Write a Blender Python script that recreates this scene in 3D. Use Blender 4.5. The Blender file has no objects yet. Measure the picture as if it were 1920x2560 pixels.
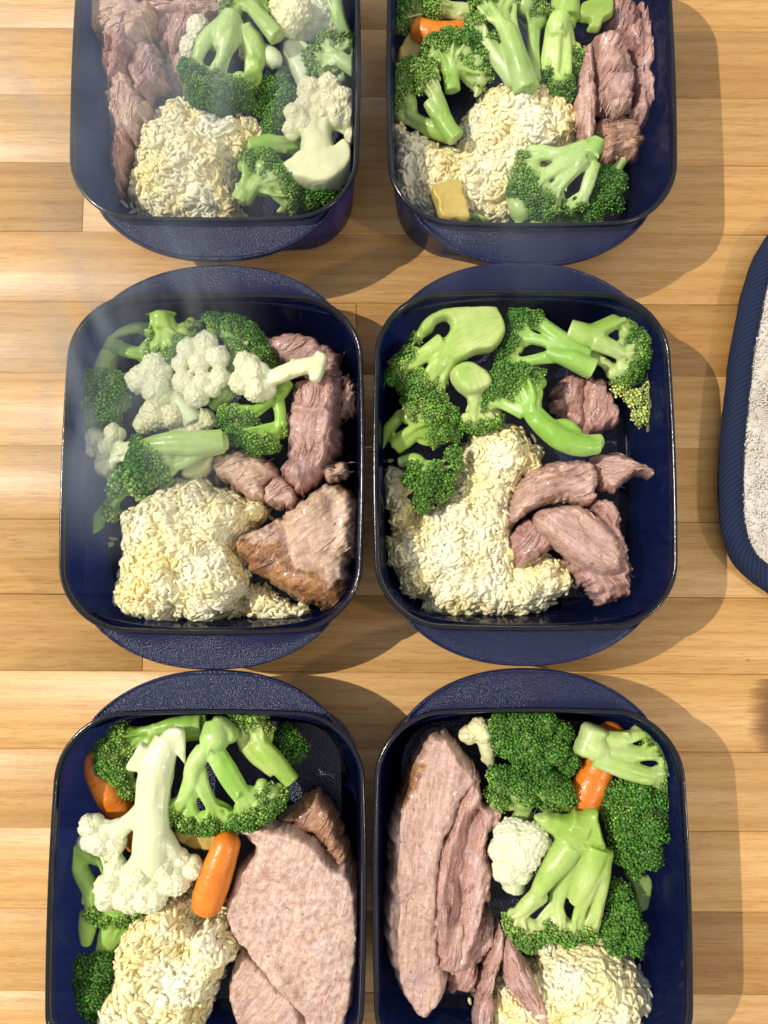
import bpy, math
import numpy as np
from mathutils import Matrix, Vector
R = math.radians
rng = np.random.default_rng(7)
U = 0.01                                   # all builders work in centimetres; meshes are stored in metres
scene = bpy.context.scene
C = scene.collection

# ------------------------------------------------------------------ camera
F, TILT, CAMZ = 1850.0, R(5.0), 42.0
cam_d = bpy.data.cameras.new('camera'); cam = bpy.data.objects.new('camera', cam_d); C.objects.link(cam)
cam_d.sensor_fit = 'VERTICAL'; cam_d.sensor_height = 36.0; cam_d.lens = F / 2560 * 36.0
cam_d.clip_start = 0.02; cam_d.clip_end = 50
cam.location = (0, 0, CAMZ * U); cam.rotation_euler = (TILT, 0, 0)
scene.camera = cam

# ------------------------------------------------------------------ light
world = bpy.data.worlds.new('World'); scene.world = world; world.use_nodes = True
bg = world.node_tree.nodes['Background']
bg.inputs[0].default_value = (1.0, 0.985, 0.97, 1); bg.inputs[1].default_value = 0.66
def lamp(name, typ, loc, energy, color, target=(0, 0.05, 0), **kw):
    d = bpy.data.lights.new(name, typ); d.energy = energy; d.color = color
    for k, v in kw.items(): setattr(d, k, v)
    o = bpy.data.objects.new(name, d); C.objects.link(o); o.location = loc
    o.rotation_euler = (Vector(target) - Vector(loc)).to_track_quat('-Z', 'Y').to_euler()
    return o
SUN = np.array([-0.87, 0.16, 1.0]); SUN = SUN / np.linalg.norm(SUN)
KD = 4.0
lamp('window_sunlight', 'POINT', tuple(SUN * KD + np.array([0, .05, 0])), 690, (1.0, 0.93, 0.81), shadow_soft_size=0.018)
lamp('window_skylight', 'AREA', (-1.5, 0.25, 1.05), 6.0, (0.80, 0.90, 1.0), shape='RECTANGLE', size=1.0, size_y=0.8)
lamp('kitchen_lamp', 'AREA', (0.85, -0.42, 0.85), 3.4, (1.0, 0.86, 0.68), shape='DISK', size=0.05)

vs = scene.view_settings
vs.view_transform = 'Standard'; vs.look = 'None'; vs.exposure = 0.0; vs.gamma = 1.0
scene.cycles.max_bounces = 10; scene.cycles.transparent_max_bounces = 16
scene.cycles.volume_step_rate = 1.0

# ------------------------------------------------------------------ pixel -> place
CROP = {0: (0, 0, 1.15732), 1: (100, 0, .51838), 2: (920, 0, .51838), 3: (100, 640, .51838), 4: (900, 640, .51838),
        5: (80, 1660, .53044), 6: (900, 1660, .53044), 's': (0, 0, 1.0)}
def P(c, x, y, z):
    """centimetre point at height z above the table under a point of the photograph"""
    ox, oy, s = CROP[c]
    u = (ox + np.asarray(x, float) * s - 960) / F; v = (1280 - (oy + np.asarray(y, float) * s)) / F
    dx, dy, dz = u, v * math.cos(TILT) + math.sin(TILT), -math.cos(TILT) + v * math.sin(TILT)
    t = (np.asarray(z, float) - CAMZ) / dz
    return np.stack([dx * t, dy * t, np.broadcast_to(np.asarray(z, float), np.shape(t))], -1)
def px(c, r, z=3.0): return np.asarray(r, float) * CROP[c][2] * (CAMZ - z) / F

# ------------------------------------------------------------------ noise
def _hash(ix, iy, iz, seed):
    h = (ix.astype(np.int64) * 374761393 + iy.astype(np.int64) * 668265263 + iz.astype(np.int64) * 2147483647 + seed * 974634777) & 0xffffffff
    h = ((h ^ (h >> 13)) * 1274126177) & 0xffffffff
    h = ((h ^ (h >> 16)) * 2246822519) & 0xffffffff
    return ((h ^ (h >> 15)) & 0xffff) / 65535.0
def noise3(p, seed=0):
    p = np.asarray(p, float); i = np.floor(p); f = p - i; f = f * f * (3 - 2 * f); i = i.astype(np.int64)
    out = 0
    for dx in (0, 1):
        for dy in (0, 1):
            for dz in (0, 1):
                w = (f[..., 0] if dx else 1 - f[..., 0]) * (f[..., 1] if dy else 1 - f[..., 1]) * (f[..., 2] if dz else 1 - f[..., 2])
                out = out + w * _hash(i[..., 0] + dx, i[..., 1] + dy, i[..., 2] + dz, seed)
    return out * 2 - 1
def fbm(p, seed=0, o=3):
    return sum(noise3(np.asarray(p) * 2 ** k, seed + k) * 0.5 ** k for k in range(o))
def n2(x, y, seed=0, o=2): return fbm(np.stack([x, y, np.zeros_like(x)], -1), seed, o)

# ------------------------------------------------------------------ mesh helpers
def make_mesh(name, V, faces, mat=None, smooth=True, cols=None, origin=(0, 0, 0)):
    """V in centimetres; faces: list of int arrays (n,3) / (n,4); cols: dict name -> (nv,) or (nv,3)"""
    me = bpy.data.meshes.new(name)
    V = (np.asarray(V, float) - np.asarray(origin)) * U
    faces = [np.asarray(f, np.int32) for f in (faces if isinstance(faces, (list, tuple)) else [faces]) if len(f)]
    me.vertices.add(len(V)); me.vertices.foreach_set('co', V.astype(np.float32).ravel())
    loops = np.concatenate([f.ravel() for f in faces])
    tot = np.concatenate([np.full(len(f), f.shape[1], np.int32) for f in faces])
    start = np.concatenate([[0], np.cumsum(tot)[:-1]]).astype(np.int32)
    me.loops.add(len(loops)); me.loops.foreach_set('vertex_index', loops)
    me.polygons.add(len(tot)); me.polygons.foreach_set('loop_start', start); me.polygons.foreach_set('loop_total', tot)
    me.update(calc_edges=True)
    if smooth: me.polygons.foreach_set('use_smooth', np.ones(len(tot), bool))
    if mat: me.materials.append(mat)
    for k, v in (cols or {}).items(): add_attr(me, k, v)
    me.update()
    return me
def add_attr(me, k, v):
    v = np.asarray(v, np.float32)
    if v.ndim == 1:
        a = me.attributes.new(k, 'FLOAT', 'POINT'); a.data.foreach_set('value', v)
    else:
        a = me.attributes.new(k, 'FLOAT_COLOR', 'POINT')
        a.data.foreach_set('color', np.concatenate([v, np.ones((len(v), 1), np.float32)], 1).ravel())
def link(name, me, parent=None, loc=(0, 0, 0)):
    o = bpy.data.objects.new(name, me); C.objects.link(o)
    if parent is not None: o.parent = parent
    o.location = [c * U for c in loc]
    return o
def tag(o, label=None, cat=None, group=None, kind=None):
    if label: o['label'] = label
    if cat: o['category'] = cat
    if group: o['group'] = group
    if kind: o['kind'] = kind
    return o
def thing(name, label, cat, loc, group=None):
    o = bpy.data.objects.new(name, None); C.objects.link(o); o.location = [c * U for c in loc]
    o.empty_display_size = 0.01
    return tag(o, label, cat, group)
class Acc:
    def __init__(s): s.V = []; s.T = []; s.Q = []; s.n = 0; s.A = []
    def add(s, V, T=None, Q=None, a=None):
        if T is not None and len(T): s.T.append(np.asarray(T) + s.n)
        if Q is not None and len(Q): s.Q.append(np.asarray(Q) + s.n)
        s.V.append(V); s.n += len(V)
        if a is not None: s.A.append(np.broadcast_to(a, (len(V),) + np.shape(a)[1:]) if np.ndim(a) else np.full(len(V), a))
    def get(s):
        f = []
        if s.T: f.append(np.concatenate(s.T))
        if s.Q: f.append(np.concatenate(s.Q))
        return np.concatenate(s.V), f
def ico(sub):
    t = (1 + 5 ** .5) / 2
    V = [(-1, t, 0), (1, t, 0), (-1, -t, 0), (1, -t, 0), (0, -1, t), (0, 1, t), (0, -1, -t), (0, 1, -t), (t, 0, -1), (t, 0, 1), (-t, 0, -1), (-t, 0, 1)]
    Fc = [(0, 11, 5), (0, 5, 1), (0, 1, 7), (0, 7, 10), (0, 10, 11), (1, 5, 9), (5, 11, 4), (11, 10, 2), (10, 7, 6), (7, 1, 8),
          (3, 9, 4), (3, 4, 2), (3, 2, 6), (3, 6, 8), (3, 8, 9), (4, 9, 5), (2, 4, 11), (6, 2, 10), (8, 6, 7), (9, 8, 1)]
    V = [np.array(v) / np.linalg.norm(v) for v in V]
    for _ in range(sub):
        mid = {}; NF = []
        def m(a, b):
            k = (min(a, b), max(a, b))
            if k not in mid:
                w = V[a] + V[b]; V.append(w / np.linalg.norm(w)); mid[k] = len(V) - 1
            return mid[k]
        for a, b, c in Fc:
            x, y, z = m(a, b), m(b, c), m(c, a)
            NF += [(a, x, z), (b, y, x), (c, z, y), (x, y, z)]
        Fc = NF
    return np.array(V), np.array(Fc)
ICO = [ico(0), ico(1), ico(2), ico(3)]
def frames(pts):
    """tangent and two normals along a polyline"""
    T = np.gradient(pts, axis=0); T /= np.linalg.norm(T, axis=1)[:, None] + 1e-9
    a = np.array([0, 0, 1.0]) if abs(T[0][2]) < .8 else np.array([1.0, 0, 0])
    N = []
    n = np.cross(T[0], a); n /= np.linalg.norm(n)
    for t in T:
        n = n - t * n.dot(t); n /= np.linalg.norm(n) + 1e-9; N.append(n)
    N = np.array(N); return T, N, np.cross(T, N)
def spline(K, n):
    """smooth resample of control rows (any columns)"""
    K = np.asarray(K, float)
    if len(K) == 2: return K[0] + (K[1] - K[0]) * np.linspace(0, 1, n)[:, None]
    E = np.concatenate([[2 * K[0] - K[1]], K, [2 * K[-1] - K[-2]]])
    out = []
    for s in np.linspace(0, len(K) - 1 - 1e-6, n):
        i = int(s); t = s - i; a, b, c, d = E[i:i + 4]
        out.append(.5 * ((2 * b) + (-a + c) * t + (2 * a - 5 * b + 4 * c - d) * t * t + (-a + 3 * b - 3 * c + d) * t ** 3))
    return np.array(out)
def tube(pts, rad, seg=10, lump=0.0, seed=0, flat=1.0):
    T, N, B = frames(pts); n = len(pts)
    a = np.linspace(0, 2 * np.pi, seg, endpoint=False)
    ring = N[:, None] * np.cos(a)[None, :, None] + B[:, None] * (np.sin(a) * flat)[None, :, None]
    r = np.asarray(rad)[:, None] * np.ones(seg)[None]
    if lump:
        q = pts[:, None] + ring * r[..., None]
        r = r * (1 + lump * fbm(q * 1.1, seed, 2))
        if seg >= 10: r = r * (1 + .05 * np.cos(a * 2 + seed * .7)[None])
    V = (pts[:, None] + ring * r[..., None]).reshape(-1, 3)
    i = np.arange(n - 1)[:, None] * seg; j = np.arange(seg)[None]
    Q = np.stack([i + j, i + (j + 1) % seg, i + seg + (j + 1) % seg, i + seg + j], -1).reshape(-1, 4)
    V = np.concatenate([V, [pts[0] - T[0] * rad[0] * .04, pts[-1] + T[-1] * rad[-1] * .25]])
    c0, c1 = n * seg, n * seg + 1; jj = np.arange(seg)
    Tr = np.concatenate([np.stack([np.full(seg, c0), (jj + 1) % seg, jj], -1), np.stack([np.full(seg, c1), (n - 1) * seg + jj, (n - 1) * seg + (jj + 1) % seg], -1)])
    return V, Tr, Q

# ------------------------------------------------------------------ materials
def mat(name):
    m = bpy.data.materials.new(name); m.use_nodes = True
    nt = m.node_tree; nt.nodes.clear()
    out = nt.nodes.new('ShaderNodeOutputMaterial')
    return m, nt, out
def N(nt, typ, **kw):
    n = nt.nodes.new(typ)
    for k, v in kw.items():
        if k.startswith('i_'):
            n.inputs[k[2:].replace('_', ' ')].default_value = v
        else: setattr(n, k, v)
    return n
def L(nt, a, b): nt.links.new(a, b)
def ramp(nt, fac, stops):
    n = nt.nodes.new('ShaderNodeValToRGB'); e = n.color_ramp.elements
    while len(e) < len(stops): e.new(0.5)
    for el, (p, c) in zip(e, stops): el.position = p; el.color = (*c, 1) if len(c) == 3 else c
    L(nt, fac, n.inputs[0]); return n.outputs[0]
def coords(nt, scale=(1, 1, 1), rot=(0, 0, 0), rnd=True):
    tc = N(nt, 'ShaderNodeTexCoord'); src = tc.outputs['Object']
    if rnd:
        oi = N(nt, 'ShaderNodeObjectInfo'); mul = N(nt, 'ShaderNodeVectorMath', operation='MULTIPLY')
        mul.inputs[1].default_value = (1.7, 2.3, 0.9)
        L(nt, oi.outputs['Random'], mul.inputs[0])
        ad = N(nt, 'ShaderNodeVectorMath', operation='ADD'); L(nt, src, ad.inputs[0]); L(nt, mul.outputs[0], ad.inputs[1]); src = ad.outputs[0]
    mp = N(nt, 'ShaderNodeMapping'); mp.inputs['Scale'].default_value = scale; mp.inputs['Rotation'].default_value = rot
    L(nt, src, mp.inputs[0]); return mp.outputs[0]
def nz(nt, vec, scale, detail=3, rough=.55, dist=0.0):
    n = N(nt, 'ShaderNodeTexNoise'); n.inputs['Scale'].default_value = scale; n.inputs['Detail'].default_value = detail
    n.inputs['Roughness'].default_value = rough; n.inputs['Distortion'].default_value = dist
    L(nt, vec, n.inputs['Vector']); return n.outputs['Fac']
def mix(nt, fac, a, b, blend='MIX'):
    n = N(nt, 'ShaderNodeMix', data_type='RGBA', blend_type=blend)
    for s, i in ((fac, 0), (a, 6), (b, 7)):
        if hasattr(s, 'is_linked'): L(nt, s, n.inputs[i])
        elif i == 0: n.inputs[0].default_value = s
        else: n.inputs[i].default_value = (*s, 1)
    return n.outputs[2]
def math_(nt, op, a, b=None, clamp=False):
    n = N(nt, 'ShaderNodeMath', operation=op, use_clamp=clamp)
    for i, s in enumerate((a, b)):
        if s is None: continue
        if hasattr(s, 'is_linked'): L(nt, s, n.inputs[i])
        else: n.inputs[i].default_value = s
    return n.outputs[0]
def bump(nt, h, strength, dist, prev=None):
    n = N(nt, 'ShaderNodeBump'); n.inputs['Strength'].default_value = strength; n.inputs['Distance'].default_value = dist
    L(nt, h, n.inputs['Height'])
    if prev is not None: L(nt, prev, n.inputs['Normal'])
    return n.outputs[0]
def attr(nt, name, out='Fac'): return N(nt, 'ShaderNodeAttribute', attribute_name=name).outputs[out]
def principled(nt, out, col, rough=.4, normal=None, sss=0.0, rad=(1, .5, .25), sscale=.003, coat=0.0, spec=.5, crough=.1):
    b = N(nt, 'ShaderNodeBsdfPrincipled')
    for s, k in ((col, 'Base Color'), (rough, 'Roughness')):
        if hasattr(s, 'is_linked'): L(nt, s, b.inputs[k])
        else: b.inputs[k].default_value = (*s, 1) if k == 'Base Color' else s
    if normal is not None: L(nt, normal, b.inputs['Normal'])
    b.inputs['Specular IOR Level'].default_value = spec
    b.inputs['Coat Weight'].default_value = coat; b.inputs['Coat Roughness'].default_value = crough
    if sss:
        b.inputs['Subsurface Weight'].default_value = sss; b.inputs['Subsurface Radius'].default_value = rad; b.inputs['Subsurface Scale'].default_value = sscale
    if out is not None: L(nt, b.outputs[0], out.inputs['Surface'])
    return b.outputs[0]

def m_wood():
    m, nt, out = mat('maple_butcher_block')
    oi = N(nt, 'ShaderNodeObjectInfo')
    vw = coords(nt, (2.0, 30, 30)); v = coords(nt, (7, 240, 240)); vs_ = coords(nt, (55, 1000, 1000))
    wob = nz(nt, vw, 1.6, 4, .55, .8)
    g = nz(nt, v, 1.3, 5, .65, .5)
    fine = nz(nt, vs_, 1.0, 3, .65)
    w = N(nt, 'ShaderNodeTexWave', wave_type='BANDS', bands_direction='Y'); w.inputs['Scale'].default_value = 1.1; w.inputs['Distortion'].default_value = 7
    w.inputs['Detail'].default_value = 4; w.inputs['Detail Scale'].default_value = .5; w.inputs['Detail Roughness'].default_value = .6; L(nt, vw, w.inputs[0])
    base = mix(nt, g, (.56, .325, .112), (.70, .445, .185))
    base = mix(nt, math_(nt, 'MULTIPLY', math_(nt, 'POWER', w.outputs['Fac'], 3.0), .42), base, (.46, .215, .055))
    base = mix(nt, ramp(nt, wob, [(.50, (0, 0, 0)), (.75, (.5, .5, .5))]), base, (.47, .235, .07))
    base = mix(nt, ramp(nt, wob, [(.25, (.35, .35, .35)), (.45, (0, 0, 0))]), base, (.74, .52, .27))
    base = mix(nt, ramp(nt, fine, [(.34, (.55,) * 3), (.5, (0, 0, 0))]), base, (.38, .19, .06))
    pore = nz(nt, coords(nt, (150, 2600, 2600)), 1.0, 2, .5); base = mix(nt, ramp(nt, pore, [(.27, (.7,) * 3), (.34, (0, 0, 0))]), base, (.22, .10, .03))
    base = mix(nt, 1.0, base, oi.outputs['Color'], 'MULTIPLY')
    b = bump(nt, fine, .22, .0006); b = bump(nt, nz(nt, coords(nt, (90, 160, 90)), 1.2, 3), .22, .0012, b)
    rough = ramp(nt, g, [(.2, (.50,) * 3), (.8, (.40,) * 3)])
    principled(nt, out, base, rough, b, coat=.12, crough=.32, spec=.45)
    return m
def m_plastic(name, handle=False):
    m, nt, out = mat(name)
    v = coords(nt, rnd=False)
    if handle:
        vo = N(nt, 'ShaderNodeTexVoronoi'); vo.inputs['Scale'].default_value = 1500; L(nt, v, vo.inputs['Vector'])
        b = bump(nt, vo.outputs['Distance'], .6, .0005)
        p = principled(nt, None, (.006, .0105, .054), .28, b, spec=.40)
    else:
        h = nz(nt, v, 26, 2)
        b = bump(nt, h, .10, .003)
        sm = nz(nt, v, 60, 4, .6)
        film = ramp(nt, nz(nt, coords(nt, (1, 1, .35)), 75, 5, .65, 1.2), [(.52, (.002, .0032, .016)), (.60, (.005, .007, .022)), (.75, (.015, .019, .040))])
        p = principled(nt, None, film, ramp(nt, sm, [(.4, (.07,) * 3), (.75, (.20,) * 3)]), b, spec=.16)
    tr = N(nt, 'ShaderNodeBsdfTranslucent'); tr.inputs[0].default_value = (.035, .115, .62, 1)
    mx = N(nt, 'ShaderNodeMixShader'); mx.inputs[0].default_value = .08 if handle else .20; L(nt, p, mx.inputs[1]); L(nt, tr.outputs[0], mx.inputs[2])
    tp = N(nt, 'ShaderNodeBsdfTransparent'); tp.inputs[0].default_value = (.38, .52, .88, 1)
    m2 = N(nt, 'ShaderNodeMixShader'); m2.inputs[0].default_value = .08 if handle else .26; L(nt, mx.outputs[0], m2.inputs[1]); L(nt, tp.outputs[0], m2.inputs[2])
    L(nt, m2.outputs[0], out.inputs['Surface'])
    return m
def m_floor():
    m, nt, out = mat('textured_navy_plastic')
    v = coords(nt, rnd=False)
    vo = N(nt, 'ShaderNodeTexVoronoi'); vo.inputs['Scale'].default_value = 1150; L(nt, v, vo.inputs['Vector'])
    wet = nz(nt, v, 38, 4, .6)
    b = bump(nt, vo.outputs['Distance'], .6, .0005)
    p = principled(nt, None, (.004, .007, .040), ramp(nt, wet, [(.45, (.38,) * 3), (.6, (.16,) * 3)]), b, spec=.6)
    L(nt, p, out.inputs['Surface'])
    return m
def m_stalk():
    m, nt, out = mat('broccoli_stalk')
    v = coords(nt, (1, 1, 1)); n = nz(nt, v, 160, 4); n_ = nz(nt, v, 60, 2)
    oi = N(nt, 'ShaderNodeObjectInfo')
    g = attr(nt, 'grow')
    c = ramp(nt, g, [(0, (.50, .60, .30)), (.06, (.29, .45, .09)), (.4, (.34, .50, .12)), (.7, (.40, .53, .15)), (1, (.24, .38, .06))])
    c = mix(nt, ramp(nt, n_, [(.35, (0, 0, 0)), (.7, (.6, .6, .6))]), c, (.17, .36, .035))
    c = mix(nt, ramp(nt, nz(nt, v, 24, 3), [(.40, (0, 0, 0)), (.62, (.7, .7, .7))]), c, (.55, .63, .34))
    c = mix(nt, 1.0, c, oi.outputs['Color'], 'MULTIPLY')
    st = nz(nt, N(nt, 'ShaderNodeAttribute', attribute_name='streak').outputs['Vector'], 950, 3, .6)
    c = mix(nt, ramp(nt, st, [(.40, (.28,) * 3), (.6, (0, 0, 0))]), c, (.18, .34, .04))
    b = bump(nt, n, .25, .0014); b = bump(nt, st, .16, .0006, b)
    principled(nt, out, c, ramp(nt, n, [(.3, (.24,) * 3), (.8, (.48,) * 3)]), b, sss=.5, rad=(.7, 1, .45), sscale=.004, spec=.45, coat=.06)
    return m
def m_buds():
    m, nt, out = mat('broccoli_buds')
    col = N(nt, 'ShaderNodeAttribute', attribute_name='tint').outputs['Color']
    principled(nt, out, col, .36, None, sss=.12, rad=(.5, 1, .2), sscale=.0012, spec=.45)
    return m
def m_curd():
    m, nt, out = mat('cauliflower_curd')
    v = coords(nt); n = nz(nt, v, 420, 3, .6); n_ = nz(nt, v, 70, 3)
    vo = N(nt, 'ShaderNodeTexVoronoi'); vo.inputs['Scale'].default_value = 620; L(nt, v, vo.inputs['Vector'])
    oi = N(nt, 'ShaderNodeObjectInfo')
    c = mix(nt, n_, (.77, .76, .58), (.71, .69, .47))
    c = mix(nt, 1.0, c, oi.outputs['Color'], 'MULTIPLY')
    b = bump(nt, vo.outputs['Distance'], .55, .0010); b = bump(nt, n, .45, .0012, b)
    principled(nt, out, c, .42, b, sss=.35, rad=(1, .8, .45), sscale=.003, spec=.4)
    return m
def m_curd_stalk():
    m, nt, out = mat('cauliflower_stalk')
    v = coords(nt); n = nz(nt, v, 90, 3); 
    oi = N(nt, 'ShaderNodeObjectInfo')
    c = mix(nt, n, (.66, .70, .44), (.74, .76, .56))
    sp = N(nt, 'ShaderNodeTexVoronoi'); sp.inputs['Scale'].default_value = 95; L(nt, v, sp.inputs['Vector'])
    c = mix(nt, ramp(nt, sp.outputs['Distance'], [(.0, (.55,) * 3), (.045, (.4,) * 3), (.06, (0, 0, 0))]), c, (.55, .58, .28))
    c = mix(nt, 1.0, c, oi.outputs['Color'], 'MULTIPLY')
    st = nz(nt, N(nt, 'ShaderNodeAttribute', attribute_name='streak').outputs['Vector'], 850, 3, .6)
    c = mix(nt, ramp(nt, st, [(.40, (.35,) * 3), (.6, (0, 0, 0))]), c, (.62, .66, .38))
    b = bump(nt, n, .2, .002); b = bump(nt, st, .3, .0006, b)
    principled(nt, out, c, .28, b, sss=.35, rad=(.9, 1, .5), sscale=.003, coat=.2)
    return m
def m_rice(core=False):
    m, nt, out = mat('rice_core' if core else 'rice')
    oi = N(nt, 'ShaderNodeObjectInfo')
    tc = N(nt, 'ShaderNodeNewGeometry')
    n_ = N(nt, 'ShaderNodeTexNoise'); n_.inputs['Scale'].default_value = 45; n_.inputs['Detail'].default_value = 1.5; L(nt, tc.outputs['Position'], n_.inputs['Vector'])
    c = ramp(nt, n_.outputs['Fac'], [(.30, (.94, .91, .72)), (.46, (.94, .87, .57)), (.68, (.93, .79, .38))])
    f = N(nt, 'ShaderNodeTexNoise'); f.inputs['Scale'].default_value = 900; L(nt, tc.outputs['Position'], f.inputs['Vector'])
    b = bump(nt, f.outputs['Fac'], .25, .0005)
    pb = principled(nt, None, c, .34 if not core else .5, b, sss=.35 if not core else 0, rad=(1, .92, .78), sscale=.0009, spec=.4, coat=.08)
    tl = N(nt, 'ShaderNodeBsdfTranslucent'); L(nt, c, tl.inputs[0]); ms = N(nt, 'ShaderNodeMixShader'); ms.inputs[0].default_value = .12 if not core else .02
    L(nt, pb, ms.inputs[1]); L(nt, tl.outputs[0], ms.inputs[2]); L(nt, ms.outputs[0], out.inputs['Surface'])
    return m
def m_meat():
    m, nt, out = mat('cooked_turkey')
    g = N(nt, 'ShaderNodeAttribute', attribute_name='fib').outputs['Vector']
    def mp(sx, sy, sz):
        n = N(nt, 'ShaderNodeMapping'); n.inputs['Scale'].default_value = (sx, sy, sz); L(nt, g, n.inputs[0]); return n.outputs[0]
    fib = nz(nt, mp(45, 900, 260), 1.0, 4, .62, .6)
    bun = nz(nt, mp(22, 210, 90), 1.0, 4, .6, .9)
    patch = nz(nt, mp(1, 1.8, 1), 38, 4, .6, .9); patch2 = nz(nt, mp(1, 1.5, 1), 50, 4, .62, 1.0)
    v = coords(nt); grain = nz(nt, v, 1050, 3, .7); spk = nz(nt, v, 480, 1)
    tan = attr(nt, 'tan'); red = attr(nt, 'red'); skin = attr(nt, 'skin'); pale = attr(nt, 'pale')
    fb = ramp(nt, math_(nt, 'ADD', math_(nt, 'MULTIPLY', fib, .5), math_(nt, 'MULTIPLY', bun, .5)), [(.36, (0, 0, 0)), (.62, (1, 1, 1))])
    mot = nz(nt, v, 330, 4, .65)
    fb = mix(nt, math_(nt, 'MULTIPLY', pale, .75, True), fb, ramp(nt, mot, [(.36, (0,) * 3), (.60, (1,) * 3)]))
    c = mix(nt, fb, (.25, .09, .07), (.67, .43, .35))
    r_ = mix(nt, fb, (.17, .040, .045), (.47, .215, .20))
    c = mix(nt, math_(nt, 'ADD', red, math_(nt, 'MULTIPLY', math_(nt, 'SUBTRACT', patch, .5), 1.8), True), c, r_)
    c = mix(nt, math_(nt, 'MULTIPLY', pale, ramp(nt, patch, [(.3, (.55,) * 3), (.6, (1,) * 3)])), c, mix(nt, fb, (.43, .24, .175), (.74, .545, .445)))
    c = mix(nt, ramp(nt, patch2, [(.49, (0, 0, 0)), (.66, (.42,) * 3)]), c, mix(nt, fb, (.36, .225, .255), (.68, .54, .575)))
    c = mix(nt, math_(nt, 'MULTIPLY', tan, ramp(nt, patch2, [(.3, (1,) * 3), (.65, (.35,) * 3)])), c, mix(nt, fb, (.44, .26, .13), (.76, .57, .37)))
    s_ = ramp(nt, nz(nt, v, 150, 5, .7), [(.3, (.08, .028, .010)), (.5, (.30, .12, .035)), (.7, (.55, .30, .11))])
    c = mix(nt, skin, c, s_)
    c = mix(nt, ramp(nt, spk, [(.70, (0, 0, 0)), (.76, (.75,) * 3)]), c, (.10, .06, .045))
    c = mix(nt, ramp(nt, grain, [(.52, (0, 0, 0)), (.75, (.45,) * 3)]), c, (.80, .66, .62))
    b = bump(nt, bun, .25, .0018); b = bump(nt, fib, .5, .0009, b); b = bump(nt, grain, .7, .0006, b)
    principled(nt, out, c, ramp(nt, grain, [(.3, (.13,) * 3), (.7, (.42,) * 3)]), b, sss=.18, rad=(1, .35, .25), sscale=.002, spec=.55, coat=.22)
    return m
def m_simple(name, c0, c1, scale, rough, sss=0., bumpd=.0006, rad=(1, .5, .2), coat=.1, bscale=None):
    m, nt, out = mat(name)
    v = coords(nt); n = nz(nt, v, scale, 4)
    b = bump(nt, nz(nt, v, bscale or scale * 4, 3), .3, bumpd)
    principled(nt, out, mix(nt, n, c0, c1), rough, b, sss=sss, rad=rad, sscale=.003, coat=coat)
    return m
M = dict(wood=m_wood(), tub=m_plastic('translucent_navy_plastic'), handle=m_plastic('grained_navy_plastic', True), floor=m_floor(),
         stalk=m_stalk(), buds=m_buds(), curd=m_curd(), cstalk=m_curd_stalk(), rice=m_rice(), core=m_rice(True), meat=m_meat(),
         carrot=m_simple('cooked_carrot', (.60, .125, .004), (.86, .30, .025), 110, .34, .35, .0016),
         yellow=m_simple('yellow_vegetable', (.52, .38, .07), (.64, .50, .16), 90, .32, .5, .0008),
         gap=m_simple('dark_joint', (.10, .05, .02), (.14, .07, .03), 80, .7))

# ------------------------------------------------------------------ worktop of glued staves
PITCH, SEAM0 = 4.25, 15.92
def build_worktop():
    top = thing('countertop', None, None, (0, 0, 0)); top['kind'] = 'structure'
    bm_V = np.array([[-75, -75, -.35], [75, -75, -.35], [75, 75, -.35], [-75, 75, -.35], [-75, -75, -3.6], [75, -75, -3.6], [75, 75, -3.6], [-75, 75, -3.6]], float)
    bm_F = np.array([[0, 1, 2, 3], [7, 6, 5, 4], [0, 4, 5, 1], [1, 5, 6, 2], [2, 6, 7, 3], [3, 7, 4, 0]])
    link('glue_bed', make_mesh('glue_bed', bm_V, bm_F, M['gap'], False), top)
    r = np.random.default_rng(3)
    joints = {1: [-48, -17.9, 47], -1: [-40, -1.7, 38], -4: [-64, -17.0, 45], -5: [-60, -13.5, 50], 0: [-52, 34], -9: [-45, 1, 50], 3: [-44, 5, 46]}
    tints = {}
    for k in range(-15, 15):
        y0, y1 = SEAM0 + k * PITCH, SEAM0 + (k + 1) * PITCH
        js = joints.get(k) or [r.uniform(-62, -42), r.choice([-30, 24, 30, -36]) + r.uniform(-3, 3), r.uniform(44, 62)]
        xs = [-75] + [j for j in js] + [75]
        for a, b in zip(xs[:-1], xs[1:]):
            if b - a < 4: continue
            g = .012; h = r.uniform(-.006, .006); bv = .03
            X0, X1, Y0, Y1 = a + g, b - g, y0 + g, y1 - g
            cx, cy = (X0 + X1) / 2, (Y0 + Y1) / 2
            V = []
            for z, i in ((-.5, 0), (h - bv, 0), (h, bv)):
                V += [[X0 + i, Y0 + i, z], [X1 - i, Y0 + i, z], [X1 - i, Y1 - i, z], [X0 + i, Y1 - i, z]]
            Fq = [[8, 9, 10, 11]]
            for lv in (0, 4):
                for q in range(4): Fq.append([lv + q, lv + (q + 1) % 4, lv + 4 + (q + 1) % 4, lv + 4 + q])
            o = link('stave', make_mesh('stave', V, np.array(Fq), M['wood'], False, origin=(cx, cy, 0)), top, (cx, cy, 0))
            t = r.choice([1.0, 1.0, .97, .95, 1.04, .91]) * r.uniform(.97, 1.03); w = r.uniform(-.03, .04)
            mid = (a + b) / 2
            mid = 9 if a < 19 < b and a > -20 else -9
            if k == -1 and mid > 5: t, w = .66, .22
            if k == 3 and mid > 5: t, w = .78, .06
            if k == -9 and mid > 0: t, w = .68, .2
            if k == -5 and mid > 5: t, w = .86, .12
            o.color = (t, t * .955 * (1 - w * .35), t * .84 * (1 - w), 1)
    top.rotation_euler = (0, 0, R(-.3))
build_worktop()

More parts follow.
